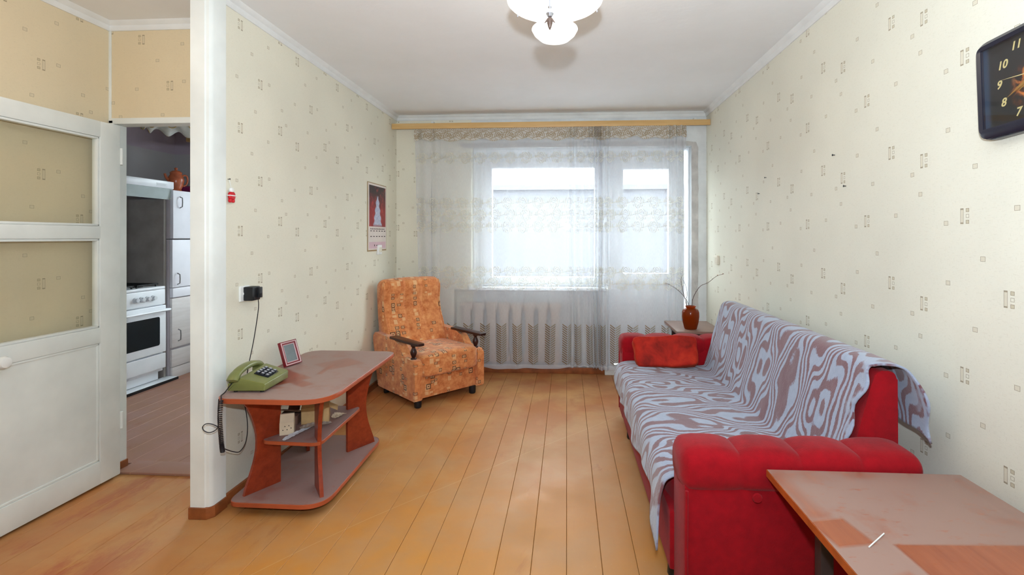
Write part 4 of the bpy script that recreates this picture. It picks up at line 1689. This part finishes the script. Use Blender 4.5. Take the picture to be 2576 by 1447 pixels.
VX, VY, VZ = 1.005, 4.085, 0.567
va = lathe('vase', [(0, 0), (0.046, 0.0), (0.050, 0.006), (0.062, 0.055), (0.068, 0.10), (0.067, 0.135), (0.060, 0.155), (0.044, 0.166), (0.036, 0.170), (0.037, 0.176), (0.043, 0.183), (0.042, 0.186), (0.036, 0.180), (0.032, 0.170), (0.055, 0.150), (0.061, 0.12), (0.060, 0.06), (0.045, 0.010), (0, 0.008)], amber(), None, 36, (VX, VY, VZ))
tag(va, 'amber brown glass vase standing on the small side table', 'vase')
TWIG = plain('dry_grey_brown_twig', (92, 74, 68), 0.8, 0.2, 0.2, 30)
BUD = plain('reddish_bud', (150, 92, 62), 0.8, 0.2, 0.1)
ZV = VZ + 0.02
twigs = [
    ('thin bare twig in the amber vase bending out to the left', [(0.01, 0.0, 0.02), (-0.015, 0.0, 0.17), (-0.055, 0.0, 0.245), (-0.11, -0.01, 0.30), (-0.165, -0.01, 0.335), (-0.205, -0.01, 0.352)]),
    ('bare twig rising upright in the amber vase, forked at its tip', [(-0.005, 0.01, 0.02), (-0.03, 0.01, 0.17), (-0.055, 0.01, 0.27), (-0.068, 0.01, 0.33), (-0.074, 0.01, 0.385), (-0.066, 0.01, 0.412)]),
    ('bare twig in the amber vase bowing inward beside the upright one', [(0.0, -0.01, 0.02), (-0.035, -0.01, 0.19), (-0.030, -0.01, 0.26), (-0.038, -0.01, 0.32), (-0.060, -0.01, 0.375)]),
    ('longest bare twig in the amber vase reaching right with reddish buds', [(0.0, 0.0, 0.02), (0.012, 0.0, 0.18), (0.022, 0.0, 0.235), (0.05, 0.0, 0.29), (0.085, 0.0, 0.332), (0.14, -0.005, 0.358), (0.205, -0.01, 0.41), (0.262, -0.01, 0.428)]),
]
for ti, (lab, pts) in enumerate(twigs):
    t = thing('twig', lab, 'twig', (VX, VY, ZV), 0, 'bare twigs in the vase')
    sp_ = smooth_path(pts, 6)
    n = len(sp_)
    tube('stem', [p for p in sp_], [0.0026 - 0.0012 * i / n for i in range(n)], TWIG, t, 6)
    rr = random.Random(ti)
    for i in range(9, n, 4):
        bm = bmesh.new()
        big = ti == 3 and i > n - 9
        d = Vector((rr.uniform(-1, 1), rr.uniform(-0.5, 0.5), rr.uniform(0, 1))).normalized() * (0.009 if big else 0.006)
        bm_tube(bm, [sp_[i], sp_[i] + d * 0.5, sp_[i] + d], [0.0018, 0.0032 if big else 0.0022, 0.0008], 6)
        emit(bm, 'bud', BUD if big else TWIG, t)

# ================================================================== FOREGROUND TABLE
TRM = wood('dusty_polished_walnut', (140, 66, 34), (168, 90, 50), 0.22, 'y', (158, 128, 116), 0.95,
           [(0.18, -0.32, 0.31, 0.312, 0.05, 0.93, 0.004), (-0.245, 0.02, 0.05, 0.055, 0.2, 0.85, 0.006), (-0.20, -0.20, 0.05, 0.06, 0.4, 0.7, 0.01), (-0.275, 0.20, 0.022, 0.12, 0.1, 0.55, 0.02)])
TREDGE = plain('varnished_orange_edge', (172, 84, 34), 0.25, 0.5, 0.12, 20)
rt = thing('wooden_table', 'dusty polished brown table in the right foreground before the red sofa arm', 'table', (0.93, 1.26, 0))
box('top', (-0.295, -0.62, 0.552), (0.292, 0.352, 0.575), TRM, rt, 0.002)
bm = bmesh.new()
bm_box(bm, (-0.2965, -0.62, 0.5525), (-0.2945, 0.352, 0.5735))
bm_box(bm, (-0.295, 0.3515, 0.5525), (0.292, 0.3535, 0.5735))
emit(bm, 'edge_band', TREDGE, rt)
box('apron', (-0.17, -0.50, 0.48), (0.17, 0.22, 0.552), TP, rt, 0.002)
LEGM = plain('dull_dark_leg', (66, 52, 50), 0.5, 0.4, 0.15)
for sx in (-1, 1):
    for yy in (-0.50, 0.20):
        box('leg', (sx * 0.195 - 0.018, yy - 0.018, 0.0), (sx * 0.195 + 0.018, yy + 0.018, 0.552), LEGM, rt, 0.003)
stk = tube('thin_stick', [(-0.035, -0.029, 0.0028), (0.035, 0.029, 0.0028)], 0.0016, WHITE_PLASTIC, None, 8, (0.752, 1.248, 0.5745))
tag(stk, 'short thin white stick lying on the dusty foreground table', 'stick')

# ================================================================== ON THE LEFT WALL


def on_left(name, label, cat, y, z):
    return thing(name, label, cat, (XL, y, z), PI / 2)     # local x -> +Y, local -y -> into the room


def cal_pic():
    g = G('calendar_photo_print')
    uv = g.uv()
    x, y, z = g.sep(uv)      # x -0.19..0.19, y 0..0.6
    n = g.noise(g.map(uv, (14, 9, 1)), 1.0, 5, 0.7)
    col = g.mix(g.step(y, 0.33, 0.50), (150, 30, 40), (44, 30, 40))
    col = g.mix(g.math('MULTIPLY', g.step(n, 0.52, 0.62), 0.55), col, (206, 60, 62))
    # pale tiered ornament
    wv = g.math('MULTIPLY', g.math('SINE', g.math('MULTIPLY', y, 95.0)), 0.008)
    half = g.math('MULTIPLY_ADD', g.math('SUBTRACT', 0.47, y), 0.30, 0.012)
    half = g.math('ADD', half, wv)
    m = g.math('MULTIPLY', g.step(g.math('SUBTRACT', g.math('ABSOLUTE', x), half), 0.012, -0.006), g.math('MULTIPLY', g.step(y, 0.475, 0.455), g.step(y, 0.20, 0.225)))
    pale = g.mix(g.noise(uv, 42, 3), (96, 120, 172), (238, 238, 246))
    col = g.mix(m, col, pale)
    return g.base(col, 0.35, 0.4)


CALP = plain('calendar_paper', (226, 214, 206), 0.55, 0.3, 0.03)
CALB = plain('calendar_back_card', (176, 150, 112), 0.7, 0.2, 0.08)
PINKP = plain('pale_pink_print', (222, 188, 196), 0.6, 0.3, 0.04)
INK = plain('dark_print_ink', (64, 54, 54), 0.7, 0.2, 0.05)
ca = on_left('wall_calendar', 'tall wall calendar with a red and blue photograph on the left wall', 'calendar', 4.262, 1.203)
box('backing', (-0.213, -0.004, -0.012), (0.216, -0.001, 0.580), CALB, ca)
box('sheet', (-0.203, -0.0065, 0.0), (0.205, -0.004, 0.572), CALP, ca)
box('photograph', (-0.186, -0.0075, 0.202), (0.188, -0.0065, 0.556), cal_pic(), ca)
box('footer_print', (-0.186, -0.0072, 0.012), (0.188, -0.0065, 0.068), PINKP, ca)
bm = bmesh.new()
for r in (0.160, 0.112):
    for c in range(6):
        xx = -0.160 + c * 0.062
        for k in range(2):
            bm_box(bm, (xx + k * 0.018, -0.0073, r), (xx + k * 0.018 + 0.014, -0.0065, r + 0.007))
bm_box(bm, (-0.03, -0.0077, 0.034), (0.035, -0.0071, 0.041))
bm_box(bm, (-0.075, -0.0077, 0.030), (-0.062, -0.0071, 0.046))
for k in range(16):
    xx = -0.16 + k * 0.0205
    bm_prism(bm, [(xx, 0.176), (xx + 0.013, 0.176), (xx + 0.007, 0.190)], -0.0073, -0.0065, 0, XZ)
emit(bm, 'print_marks', INK, ca, smooth=0)

sw = on_left('light_switch', 'white double rocker light switch under the wall calendar', 'switch', 4.296, 1.158)
box('plate', (-0.045, -0.018, 0), (0.045, 0, 0.085), WHITE_PLASTIC, sw, 0.006)
for sx in (-0.016, 0.016):
    box('rocker', (sx - 0.012, -0.024, 0.024), (sx + 0.012, -0.016, 0.064), CREAM_PLASTIC, sw, 0.003)

ad = on_left('power_adapter', 'black plug-in adapter with thin dark lead in a wall outlet above the telephone', 'adapter', 2.470, 0.985)
box('body', (-0.028, -0.062, 0.0), (0.038, -0.012, 0.072), BLACK_PLASTIC, ad, 0.006)
box('nose', (0.008, -0.076, 0.012), (0.036, -0.060, 0.068), BLACK_PLASTIC, ad, 0.004)
tube('lead', smooth_path([(0.022, -0.060, 0.004), (0.023, -0.060, -0.05), (0.010, -0.045, -0.20), (-0.010, -0.030, -0.33), (-0.020, -0.022, -0.42), (-0.018, -0.012, -0.52), (0.0, -0.012, -0.60), (-0.02, -0.03, -0.66), (-0.08, -0.06, -0.705), (-0.16, -0.085, -0.715), (-0.24, -0.105, -0.68), (-0.32, -0.115, -0.630)], 6), 0.0022, CORD, ad, 6)
ou = on_left('wall_outlet', 'white wall outlet half hidden behind the black adapter', 'outlet', 2.462, 0.982)
box('plate', (-0.040, -0.012, 0), (0.036, 0, 0.080), WHITE_PLASTIC, ou, 0.005)
lathe('socket', [(0.020, 0.0), (0.020, 0.004), (0.016, 0.004), (0.015, 0.001)], WHITE_PLASTIC, ou, 16, (0, -0.0118, 0.04), (PI / 2, 0, 0))

orn = on_left('hanging_ornament', 'tiny red and white ornament hanging on a nail beside the white casing', 'ornament', 2.352, 1.505)
ORED = plain('bright_red_enamel', (206, 22, 34), 0.4, 0.4, 0.06)
bm = bmesh.new()
bm_cushion(bm, (-0.020, -0.022, -0.008), (0.024, -0.004, 0.034), 3.0, 6)
emit(bm, 'body', ORED, orn, smooth=60)
bm = bmesh.new()
bm_cushion(bm, (-0.014, -0.022, 0.030), (0.014, -0.004, 0.055), 2.5, 6)
emit(bm, 'top', WHITE_PLASTIC, orn, smooth=60)
box('belt', (-0.022, -0.0235, 0.012), (0.026, -0.004, 0.017), WHITE_PLASTIC, orn, 0.001)
for sx in (-0.010, 0.012):
    bm = bmesh.new()
    bm_cushion(bm, (sx - 0.008, -0.02, -0.020), (sx + 0.008, -0.006, 0.0), 3.0, 4)
    emit(bm, 'foot', ORED, orn, smooth=60)
tube('string', [(0.0, -0.012, 0.053), (-0.006, -0.010, 0.075), (-0.008, -0.008, 0.096)], 0.0012, WHITE_PLASTIC, orn, 5)
lathe('nail', [(0.0035, 0), (0.0035, 0.002), (0.0016, 0.002), (0.0016, 0.012)], BLACK_PLASTIC, orn, 8, (-0.008, -0.012, 0.096), (-PI / 2, 0, 0))

# ================================================================== ON THE RIGHT WALL


def on_right(name, label, cat, y, z, group=None):
    return thing(name, label, cat, (XR, y, z), -PI / 2, group)     # local x -> -Y, local -y -> into the room


ws = on_right('wall_socket', 'small cream socket on the right wall near the window corner', 'socket', 4.405, 1.072)
box('plate', (-0.040, -0.022, 0), (0.040, 0, 0.082), CREAM_PLASTIC, ws, 0.006)
box('cover', (-0.024, -0.027, 0.018), (0.024, -0.02, 0.064), CREAM_PLASTIC, ws, 0.003)
for lab, y, z in (('black nail in the right wall, highest of the nearer pair', 2.521, 1.719), ('black nail in the right wall, lower of the nearer pair', 2.423, 1.556), ('black nail in the right wall, lowest of the farther pair', 3.472, 1.612), ('black nail in the right wall, upper of the farther pair', 3.357, 1.708)):
    o = lathe('wall_nail', [(0.0050, 0), (0.0050, 0.002), (0.002, 0.002), (0.002, 0.012)], BLACK_PLASTIC, None, 8, (XR - 0.012, y, z), (0, PI / 2, 0))
    tag(o, lab, 'nail', 'nails in the right wall')

NAVY = plain('dark_plastic_clock_case', (30, 30, 46), 0.28, 0.5, 0.08)


def dial():
    g = G('clock_dial_print')
    uv = g.uv()
    x, y, z = g.sep(uv)
    n = g.noise(g.map(uv, (24, 24, 1)), 1.0, 5, 0.65, 1.2)
    r = g.math('SQRT', g.math('ADD', g.math('POWER', g.math('ADD', x, 0.005), 2.0), g.math('POWER', g.math('SUBTRACT', y, 0.125), 2.0)))
    m = g.math('MULTIPLY', g.step(r, 0.085, 0.035), g.step(n, 0.44, 0.60))
    flame = g.ramp(n, [(0.4, (110, 36, 10)), (0.58, (222, 122, 40)), (0.75, (248, 208, 120))])
    col = g.mix(m, (26, 27, 30), flame)
    col = g.mix(g.step(x, -0.150, -0.163), col, (44, 60, 82))
    return g.base(col, 0.3, 0.4)


ck = on_right('wall_clock', 'dark framed square wall clock with gold numerals at the right edge', 'clock', 1.425, 1.617)
ck.rotation_euler = (0, R(-2.5), -PI / 2)
CW, CHh = 0.20, 0.305
bm = bmesh.new()
outer = round_poly([(-CW, 0), (CW, 0), (CW, CHh), (-CW, CHh)], 0.045, 6)
bm_prism(bm, outer, -0.030, -0.004, 0.008, XZ, 3)
emit(bm, 'case', NAVY, ck)
bm = bmesh.new()
op_ = round_poly([(-CW + 0.003, 0.003), (CW - 0.003, 0.003), (CW - 0.003, CHh - 0.003), (-CW + 0.003, CHh - 0.003)], 0.043, 6)
ip_ = round_poly([(-CW + 0.026, 0.034), (CW - 0.026, 0.034), (CW - 0.026, CHh - 0.026), (-CW + 0.026, CHh - 0.026)], 0.002, 6)
mp_ = [(a + b) / 2 * 1.0 for a, b in zip(op_, ip_)]
loops = []
for pts_, yy in ((op_, -0.028), (op_, -0.036), (mp_, -0.0445), (ip_, -0.041), (ip_, -0.030)):
    loops.append([bm.verts.new((p.x, yy, p.y)) for p in pts_])
for a_, b_ in zip(loops, loops[1:]):
    for k in range(len(a_)):
        k2 = (k + 1) % len(a_)
        bm.faces.new((a_[k], a_[k2], b_[k2], b_[k]))
emit(bm, 'bezel', NAVY, ck, smooth=50)
box('dial', (-CW + 0.024, -0.0325, 0.030), (CW - 0.024, -0.0305, CHh - 0.026), dial(), ck)
GOLD = plain('gold_print', (206, 190, 130), 0.5, 0.4, 0.06)
DC = (0.0, CHh / 2 + 0.002)
for k in range(1, 13):
    a = PI / 2 - k * PI / 6
    rx, rz = 0.126, 0.112
    # numerals follow the rectangular dial
    add_text('numeral', str(k), 0.034, GOLD, ck, (DC[0] + rx * math.cos(a) * (1.0 if k % 3 else 0.97), -0.0332, DC[1] + rz * math.sin(a)), (PI / 2, 0, 0), 0.0004, 0.25, 0.0006)


def hand(name, ang, ln, wd, mat, y):
    bm = bmesh.new()
    bm_prism(bm, [(-wd, -0.02), (wd, -0.02), (wd * 1.3, ln * 0.4), (0, ln), (-wd * 1.3, ln * 0.4)], y, y + 0.0012, 0, XZ)
    return emit(bm, name, mat, ck, (DC[0], 0, DC[1]), (0, ang, 0))


BRASS = plain('brass_hand', (176, 132, 62), 0.35, 0.5, 0.06, Metallic=0.5)
hand('hour_hand', R(-122), 0.072, 0.0055, BRASS, -0.0350)
hand('minute_hand', R(-116), 0.106, 0.0038, BRASS, -0.0365)
hand('second_hand', R(-84), 0.118, 0.0010, GOLD, -0.0380)
lathe('hand_boss', [(0.006, 0), (0.006, 0.006), (0.0, 0.0065)], BRASS, ck, 12, (DC[0], -0.0330, DC[1]), (PI / 2, 0, 0))
box('glass', (-CW + 0.024, -0.0400, 0.030), (CW - 0.024, -0.0392, CHh - 0.026), glass('clock_glass', (1, 1, 1, 1), 0.04, 0.03), ck)

# ================================================================== CEILING LAMP


def bowl_glass():
    g = G('lit_opal_glass')
    g.b.inputs['Emission Color'].default_value = (1.0, 0.965, 0.90, 1)
    g.b.inputs['Emission Strength'].default_value = 1.35
    return g.base((250, 248, 240), 0.25, 0.5)


OPAL = bowl_glass()
SILVER = plain('polished_silver', (196, 198, 208), 0.2, 0.6, 0.03, Metallic=0.85)
BRONZE = plain('brown_bronze_leaf', (104, 84, 74), 0.4, 0.5, 0.12, 30, Metallic=0.4)
LX, LY = -0.046, 1.885
cl = thing('ceiling_lamp', 'two-tier white glass ceiling lamp with silver chains and bronze leaf drop', 'lamp', (LX, LY, 2.10))
lathe('canopy', [(0.0, 0.40), (0.06, 0.40), (0.06, 0.385), (0.03, 0.36), (0.012, 0.352), (0.0, 0.352)], SILVER, cl, 24)
lathe('stem', [(0.007, 0.05), (0.007, 0.36)], SILVER, cl, 10)
lathe('upper_bowl', [(0.0, 0.062), (0.05, 0.064), (0.10, 0.074), (0.145, 0.090), (0.172, 0.104), (0.182, 0.114), (0.180, 0.118), (0.168, 0.112), (0.14, 0.098), (0.10, 0.082), (0.05, 0.072), (0, 0.070)], OPAL, cl, 48)
lathe('lower_bowl', [(0.0, -0.042), (0.03, -0.040), (0.058, -0.030), (0.078, -0.012), (0.088, 0.006), (0.0865, 0.010), (0.074, -0.006), (0.055, -0.022), (0.03, -0.032), (0, -0.034)], OPAL, cl, 40)
for k in range(3):
    a = R(-94 + k * 120)
    dx, dy = math.cos(a), math.sin(a)
    tube('chain', [(dx * 0.02, dy * 0.02, 0.37), (dx * 0.10, dy * 0.10, 0.235), (dx * 0.184, dy * 0.184, 0.120), (dx * 0.184, dy * 0.184, 0.105)], 0.0028, SILVER, cl, 6)
dx, dy = -0.0125, -0.186
dc = tube('drop_chain', [(dx, dy, 0.118), (dx, dy, 0.06), (dx, dy, 0.005)], 0.0032, SILVER, cl, 8)
lathe('drop_ball', [(0, -0.016), (0.008, -0.014), (0.0135, -0.004), (0.011, 0.006), (0.005, 0.014), (0.007, 0.020), (0, 0.024)], SILVER, dc, 16, (dx, dy, -0.013))
bm = bmesh.new()
bm_lathe(bm, [(0.0, -0.044), (0.005, -0.034), (0.0095, -0.018), (0.0085, -0.006), (0.004, 0.004), (0, 0.006)], 10)
for q in (-1, 1):
    bm_tube(bm, [(0, 0, 0.0), (q * 0.008, 0, -0.008), (q * 0.018, 0, -0.018)], [0.005, 0.0045, 0.0012], 6)
emit(bm, 'leaf_drop', BRONZE, dc, (dx, dy, -0.030))
lamp('lamp_bulb_light', 'POINT', (LX, LY, 2.30), 8, (1.0, 0.86, 0.66), 0.05).parent = None
bpy.data.objects['lamp_bulb_light'].parent = cl
bpy.data.objects['lamp_bulb_light'].location = (0, 0, 0.21)
bb = lathe('bulb', [(0.0, 0.12), (0.02, 0.125), (0.03, 0.145), (0.026, 0.170), (0.014, 0.19), (0.014, 0.21), (0, 0.21)], OPAL, cl, 16, (0.05, 0, 0))
bb = lathe('bulb', [(0.0, 0.12), (0.02, 0.125), (0.03, 0.145), (0.026, 0.170), (0.014, 0.19), (0.014, 0.21), (0, 0.21)], OPAL, cl, 16, (-0.05, 0, 0))

# hall lamp, above the frame
hl = thing('hall_lamp', 'warm globe lamp on the hall ceiling above the open white door', 'lamp', (-2.15, 1.35, 2.30))
g = G('warm_lit_globe')
g.b.inputs['Emission Color'].default_value = (1.0, 0.72, 0.40, 1)
g.b.inputs['Emission Strength'].default_value = 2.0
WG = g.base((250, 240, 220), 0.3, 0.4)
lathe('globe', [(0, 0.04), (0.04, 0.046), (0.07, 0.075), (0.08, 0.11), (0.07, 0.145), (0.04, 0.172), (0.03, 0.176)], WG, hl, 24)
lathe('mount', [(0.05, 0.174), (0.055, 0.2)], WHITE_PLASTIC, hl, 20)
o = lamp('hall_bulb_light', 'POINT', (0, 0, -0.02), 4.0, (1.0, 0.64, 0.36), 0.09)
o.parent = hl

# ================================================================== KITCHEN
XF = -3.655          # line of the fronts


def kitchen_thing(name, label, cat, y, z=0.0):
    return thing(name, label, cat, (XF, y, z), PI / 2)      # local x -> +Y, local +y -> into the kitchen wall


ENAMEL = plain('white_enamel', (232, 236, 242), 0.25, 0.5, 0.02)
DARKGLASS = plain('dark_oven_glass', (28, 34, 38), 0.12, 0.6, 0.2, 14)
KNOBM = plain('pale_knob', (206, 210, 216), 0.3, 0.5, 0.03)
so = kitchen_thing('stove', 'white gas stove with dark oven window in the kitchen', 'stove', 4.02)
hwS = 0.262
box('body', (-hwS, 0.02, 0.10), (hwS, 0.55, 0.845), ENAMEL, so, 0.006)
box('cooktop', (-hwS - 0.004, 0.0, 0.845), (hwS + 0.004, 0.56, 0.868), ENAMEL, so, 0.006)
box('control_panel', (-hwS, -0.004, 0.705), (hwS, 0.03, 0.842), ENAMEL, so, 0.006)
od = box('oven_door', (-hwS, -0.012, 0.275), (hwS, 0.03, 0.698), ENAMEL, so, 0.008)
bm = bmesh.new()
bm_prism(bm, round_poly([(-0.19, 0.345), (0.19, 0.345), (0.19, 0.600), (-0.19, 0.600)], 0.02, 4), -0.0145, -0.010, 0, XZ)
emit(bm, 'oven_window', DARKGLASS, od)
tube('handle', smooth_path([(-0.24, -0.012, 0.655), (-0.235, -0.045, 0.657), (-0.10, -0.052, 0.658), (0.12, -0.052, 0.658), (0.255, -0.050, 0.657), (0.262, -0.012, 0.655)], 5), 0.012, ENAMEL, od, 8)
box('drawer', (-hwS, -0.010, 0.130), (hwS, 0.03, 0.262), ENAMEL, so, 0.006)
box('plinth', (-hwS + 0.02, 0.03, 0.03), (hwS - 0.04, 0.05, 0.125), ENAMEL, so, 0.004)
for sx in (-0.2, 0.2):
    lathe('foot', [(0.018, 0.0), (0.018, 0.11)], WHITE_PLASTIC, so, 10, (sx, 0.08, 0))
    lathe('foot', [(0.018, 0.0), (0.018, 0.11)], WHITE_PLASTIC, so, 10, (sx, 0.48, 0))
for k in range(4):
    lathe('knob', [(0.024, 0), (0.024, 0.010), (0.019, 0.014), (0.017, 0.030), (0, 0.031)], KNOBM, so, 18, (-0.055 + k * 0.060, -0.004, 0.775), (PI / 2, 0, 0))
for cx_, cy_ in ((-0.12, 0.15), (0.12, 0.15), (-0.12, 0.40), (0.12, 0.40)):
    lathe('burner', [(0.05, 0.868), (0.05, 0.876), (0.03, 0.882), (0, 0.883)], BLACK_PLASTIC, so, 16, (cx_, cy_, 0))
for cx_ in (-0.125, 0.125):
    bm = bmesh.new()
    for q in (-0.10, 0.0, 0.10):
        bm_box(bm, (cx_ + q - 0.005, 0.04, 0.888), (cx_ + q + 0.005, 0.52, 0.897))
    for yy in (0.04, 0.28, 0.51):
        bm_box(bm, (cx_ - 0.11, yy, 0.886), (cx_ + 0.11, yy + 0.010, 0.896))
    for q in (-0.1, 0.1):
        for yy in (0.05, 0.50):
            bm_box(bm, (cx_ + q - 0.005, yy, 0.866), (cx_ + q + 0.005, yy + 0.01, 0.89))
    emit(bm, 'grate', BLACK_PLASTIC, so)
fb = kitchen_thing('floor_tray', 'thin white board with dark edge lying under the stove front', 'tray', 4.06)
box('board', (-0.33, -0.055, 0.004), (0.30, 0.05, 0.026), ENAMEL, fb, 0.002)
box('edge', (-0.335, -0.062, 0.0), (0.305, -0.054, 0.022), BLACK_PLASTIC, fb, 0.001)

PANELM = plain('grey_brown_wall_panel', (150, 144, 140), 0.55, 0.3, 0.10, 5)
bs = box('backsplash_panel', (XK + 0.001, 3.45, 0.86), (XK + 0.012, 4.33, 1.75), PANELM)
tag(bs, 'grey brown splash panel on the wall behind the stove', 'panel')
sd = box('divider_panel', (XK + 0.012, 4.315, 0.0), (XF - 0.04, 4.345, 1.66), PANELM, None, 0.002)
tag(sd, 'grey upright board between the stove and the kitchen cabinets', 'panel')
ho = kitchen_thing('range_hood', 'white cooker hood above the stove', 'hood', 4.05, 1.66)
HOODU = plain('grey_hood_underside', (170, 182, 182), 0.4, 0.4, 0.05)
box('body', (-0.33, 0.0, 0.098), (0.335, 0.50, 0.165), ENAMEL, ho, 0.004)
prism('visor', [(0.006, 0.098), (0.02, 0.0), (0.026, 0.0), (0.45, 0.09), (0.45, 0.098)], -0.325, 0.330, HOODU, ho, 0, YZ)
bm = bmesh.new()
for k in range(6):
    bm_box(bm, (0.15 + k * 0.016, -0.002, 0.118), (0.158 + k * 0.016, 0.004, 0.134))
bm_box(bm, (0.14, -0.001, 0.110), (0.256, 0.002, 0.142))
emit(bm, 'switch_panel', KNOBM, ho)
tube('filter_clip', [(0.325, 0.006, 0.085), (0.327, 0.003, 0.03), (0.327, 0.01, 0.012), (0.30, 0.012, 0.010)], 0.004, CREAM_PLASTIC, ho, 6)

CABM = plain('white_laminate', (228, 228, 236), 0.4, 0.4, 0.02)
CABG = wood('pale_grey_wood_laminate', (206, 200, 198), (224, 220, 220), 0.45, 'x')
CABS = plain('grey_cabinet_side', (190, 184, 190), 0.5, 0.3, 0.05)


def pull(parent, x, z, h=0.10):
    tube('handle', [(x, -0.018, z), (x, -0.042, z + 0.012), (x, -0.044, z + h / 2), (x, -0.042, z + h - 0.012), (x, -0.018, z + h)], 0.005, CHROME, parent, 8)


wc = kitchen_thing('wall_cabinet', 'white kitchen wall cabinet with a metal pull beside the hood', 'cabinet', 4.66, 1.297)
box('body', (-0.30, 0.02, 0.0), (0.24, 0.30, 0.455), CABS, wc, 0.002)
dd = box('door', (-0.297, -0.012, 0.003), (0.238, 0.018, 0.452), CABM, wc, 0.003)
pull(dd, -0.225, 0.29, 0.105)
tc = kitchen_thing('kitchen_cabinet', 'pale kitchen cabinet unit with drawer and two doors beside the stove', 'cabinet', 4.64)
box('body', (-0.285, 0.02, 0.0), (0.26, 0.55, 1.29), CABS, tc, 0.002)
d1_ = box('door', (-0.283, -0.010, 0.845), (0.258, 0.018, 1.288), CABM, tc, 0.003)
pull(d1_, -0.235, 0.87, 0.105)
dw_ = box('drawer', (-0.285, -0.016, 0.752), (0.258, 0.018, 0.838), CABM, tc, 0.003)
lathe('knob', [(0.006, 0), (0.011, 0.012), (0.010, 0.02), (0, 0.022)], CHROME, dw_, 12, (0.0 - 0.03, -0.016, 0.79), (PI / 2, 0, 0))
d2_ = box('door', (-0.283, -0.006, 0.285), (0.258, 0.018, 0.742), CABG, tc, 0.003)
pull(d2_, -0.225, 0.34, 0.11)
box('lower_front', (-0.283, -0.004, 0.105), (0.258, 0.018, 0.262), CABG, tc, 0.003)
box('plinth', (-0.275, 0.0, 0.0), (0.258, 0.018, 0.100), CABG, tc, 0.002)

TERRA = plain('glazed_terracotta', (178, 92, 58), 0.25, 0.5, 0.12, 20)
tj = thing('clay_pot', 'glazed terracotta pot with lid and handle on top of the kitchen cabinet', 'pot', (-3.755, 4.53, 1.752), R(60))
lathe('body', [(0, 0.0), (0.045, 0.0), (0.048, 0.008), (0.042, 0.02), (0.058, 0.06), (0.066, 0.10), (0.060, 0.14), (0.046, 0.165), (0.050, 0.175), (0, 0.178)], TERRA, tj, 28)
lathe('lid', [(0.052, 0.172), (0.050, 0.182), (0.032, 0.196), (0.012, 0.202), (0.010, 0.208), (0.015, 0.218), (0.010, 0.228), (0, 0.230)], TERRA, tj, 24)
tube('handle', smooth_path([(0.050, 0, 0.155), (0.085, 0, 0.160), (0.098, 0, 0.12), (0.085, 0, 0.07), (0.058, 0, 0.055)], 5), 0.008, TERRA, tj, 8)
tube('spout', smooth_path([(-0.055, 0, 0.10), (-0.080, 0, 0.13), (-0.092, 0, 0.165)], 5), [0.016, 0.015, 0.014, 0.013, 0.012, 0.011, 0.011, 0.011, 0.010, 0.010, 0.010], TERRA, tj, 8)
PURP = fabric('purple_cloth', (112, 28, 74), 0.2, 20, 0.9, 0.3, 200, 0.2)


def bun(q):
    n = mnoise.noise(q * 2.5)
    return q * (1 + 0.12 * n)


pb = cushion('cloth_bundle', (-0.12, -0.10, 0.0), (0.12, 0.10, 0.07), PURP, None, 3.5, 8, bun, (-3.80, 4.74, 1.753))
tag(pb, 'dark purple folded cloth lying on the kitchen wall cabinet', 'cloth')
# frilled glass lamp on the kitchen ceiling
FRILL = plain('frilled_white_glass', (228, 232, 226), 0.25, 0.5, 0.05, 14)
GILT = plain('gilt_rim', (206, 180, 110), 0.3, 0.5, 0.05, Metallic=0.5)
kl = thing('kitchen_lamp', 'frilled white glass lamp with gilt rim on the kitchen ceiling', 'lamp', (-3.24, 3.90, 2.185))
bm = bmesh.new()
nn = 96
rg = []
for r_, z_, am in ((0.03, 0.085, 0), (0.09, 0.075, 0.004), (0.15, 0.058, 0.012), (0.19, 0.040, 0.020), (0.215, 0.018, 0.026)):
    rg.append([bm.verts.new(((r_ + am * 0.5 * math.sin(9 * 2 * PI * k / nn)) * math.cos(2 * PI * k / nn), (r_ + am * 0.5 * math.sin(9 * 2 * PI * k / nn)) * math.sin(2 * PI * k / nn), z_ + am * math.sin(9 * 2 * PI * k / nn + 1))) for k in range(nn)])
for a, b in zip(rg, rg[1:]):
    for k in range(nn):
        bm.faces.new((a[k], a[(k + 1) % nn], b[(k + 1) % nn], b[k]))
rim_pts = [v.co.copy() for v in rg[-1]]
sh = emit(bm, 'shade', FRILL, kl, smooth=180)
md = sh.modifiers.new('thickness', 'SOLIDIFY')
md.thickness = 0.004
tube('rim', rim_pts + [rim_pts[0]], 0.0035, GILT, sh, 5)
lathe('rod', [(0.010, 0.08), (0.010, 0.25), (0.05, 0.262), (0.05, 0.275)], GILT, kl, 14)
# kitchen curtain and its rail
KCUR = fabric('mauve_kitchen_curtain', (150, 116, 146), 0.18, 14, 0.9, 0.2, 150, 0.1)
kr = box('kitchen_curtain_rail', (-4.05, YK - 0.09, 2.33), (-1.85, YK - 0.03, 2.375), PINE, None, 0.003)
tag(kr, 'narrow wooden curtain rail over the kitchen window', 'curtain rail')
kc = thing('kitchen_curtain', 'mauve curtain hanging at the side of the kitchen window', 'curtain', (-3.95, YK - 0.06, 0))
bm = bmesh.new()
cols = []
for i in range(61):
    x_ = i / 60 * 0.62
    cols.append([bm.verts.new((x_ + 0.10 * (1 - j / 20) * 0 + 0.14 * (j / 20) ** 2 * (1 - x_ / 0.62) * -0.4 + 0.05, 0.022 * math.sin(x_ * 75), 2.33 - (2.33 - 1.0) * j / 20)) for j in range(21)])
for a, b in zip(cols, cols[1:]):
    for j in range(20):
        bm.faces.new((a[j], a[j + 1], b[j + 1], b[j]))
dr_ = emit(bm, 'drape', KCUR, kc, smooth=180)
md = dr_.modifiers.new('thickness', 'SOLIDIFY')
md.thickness = 0.002
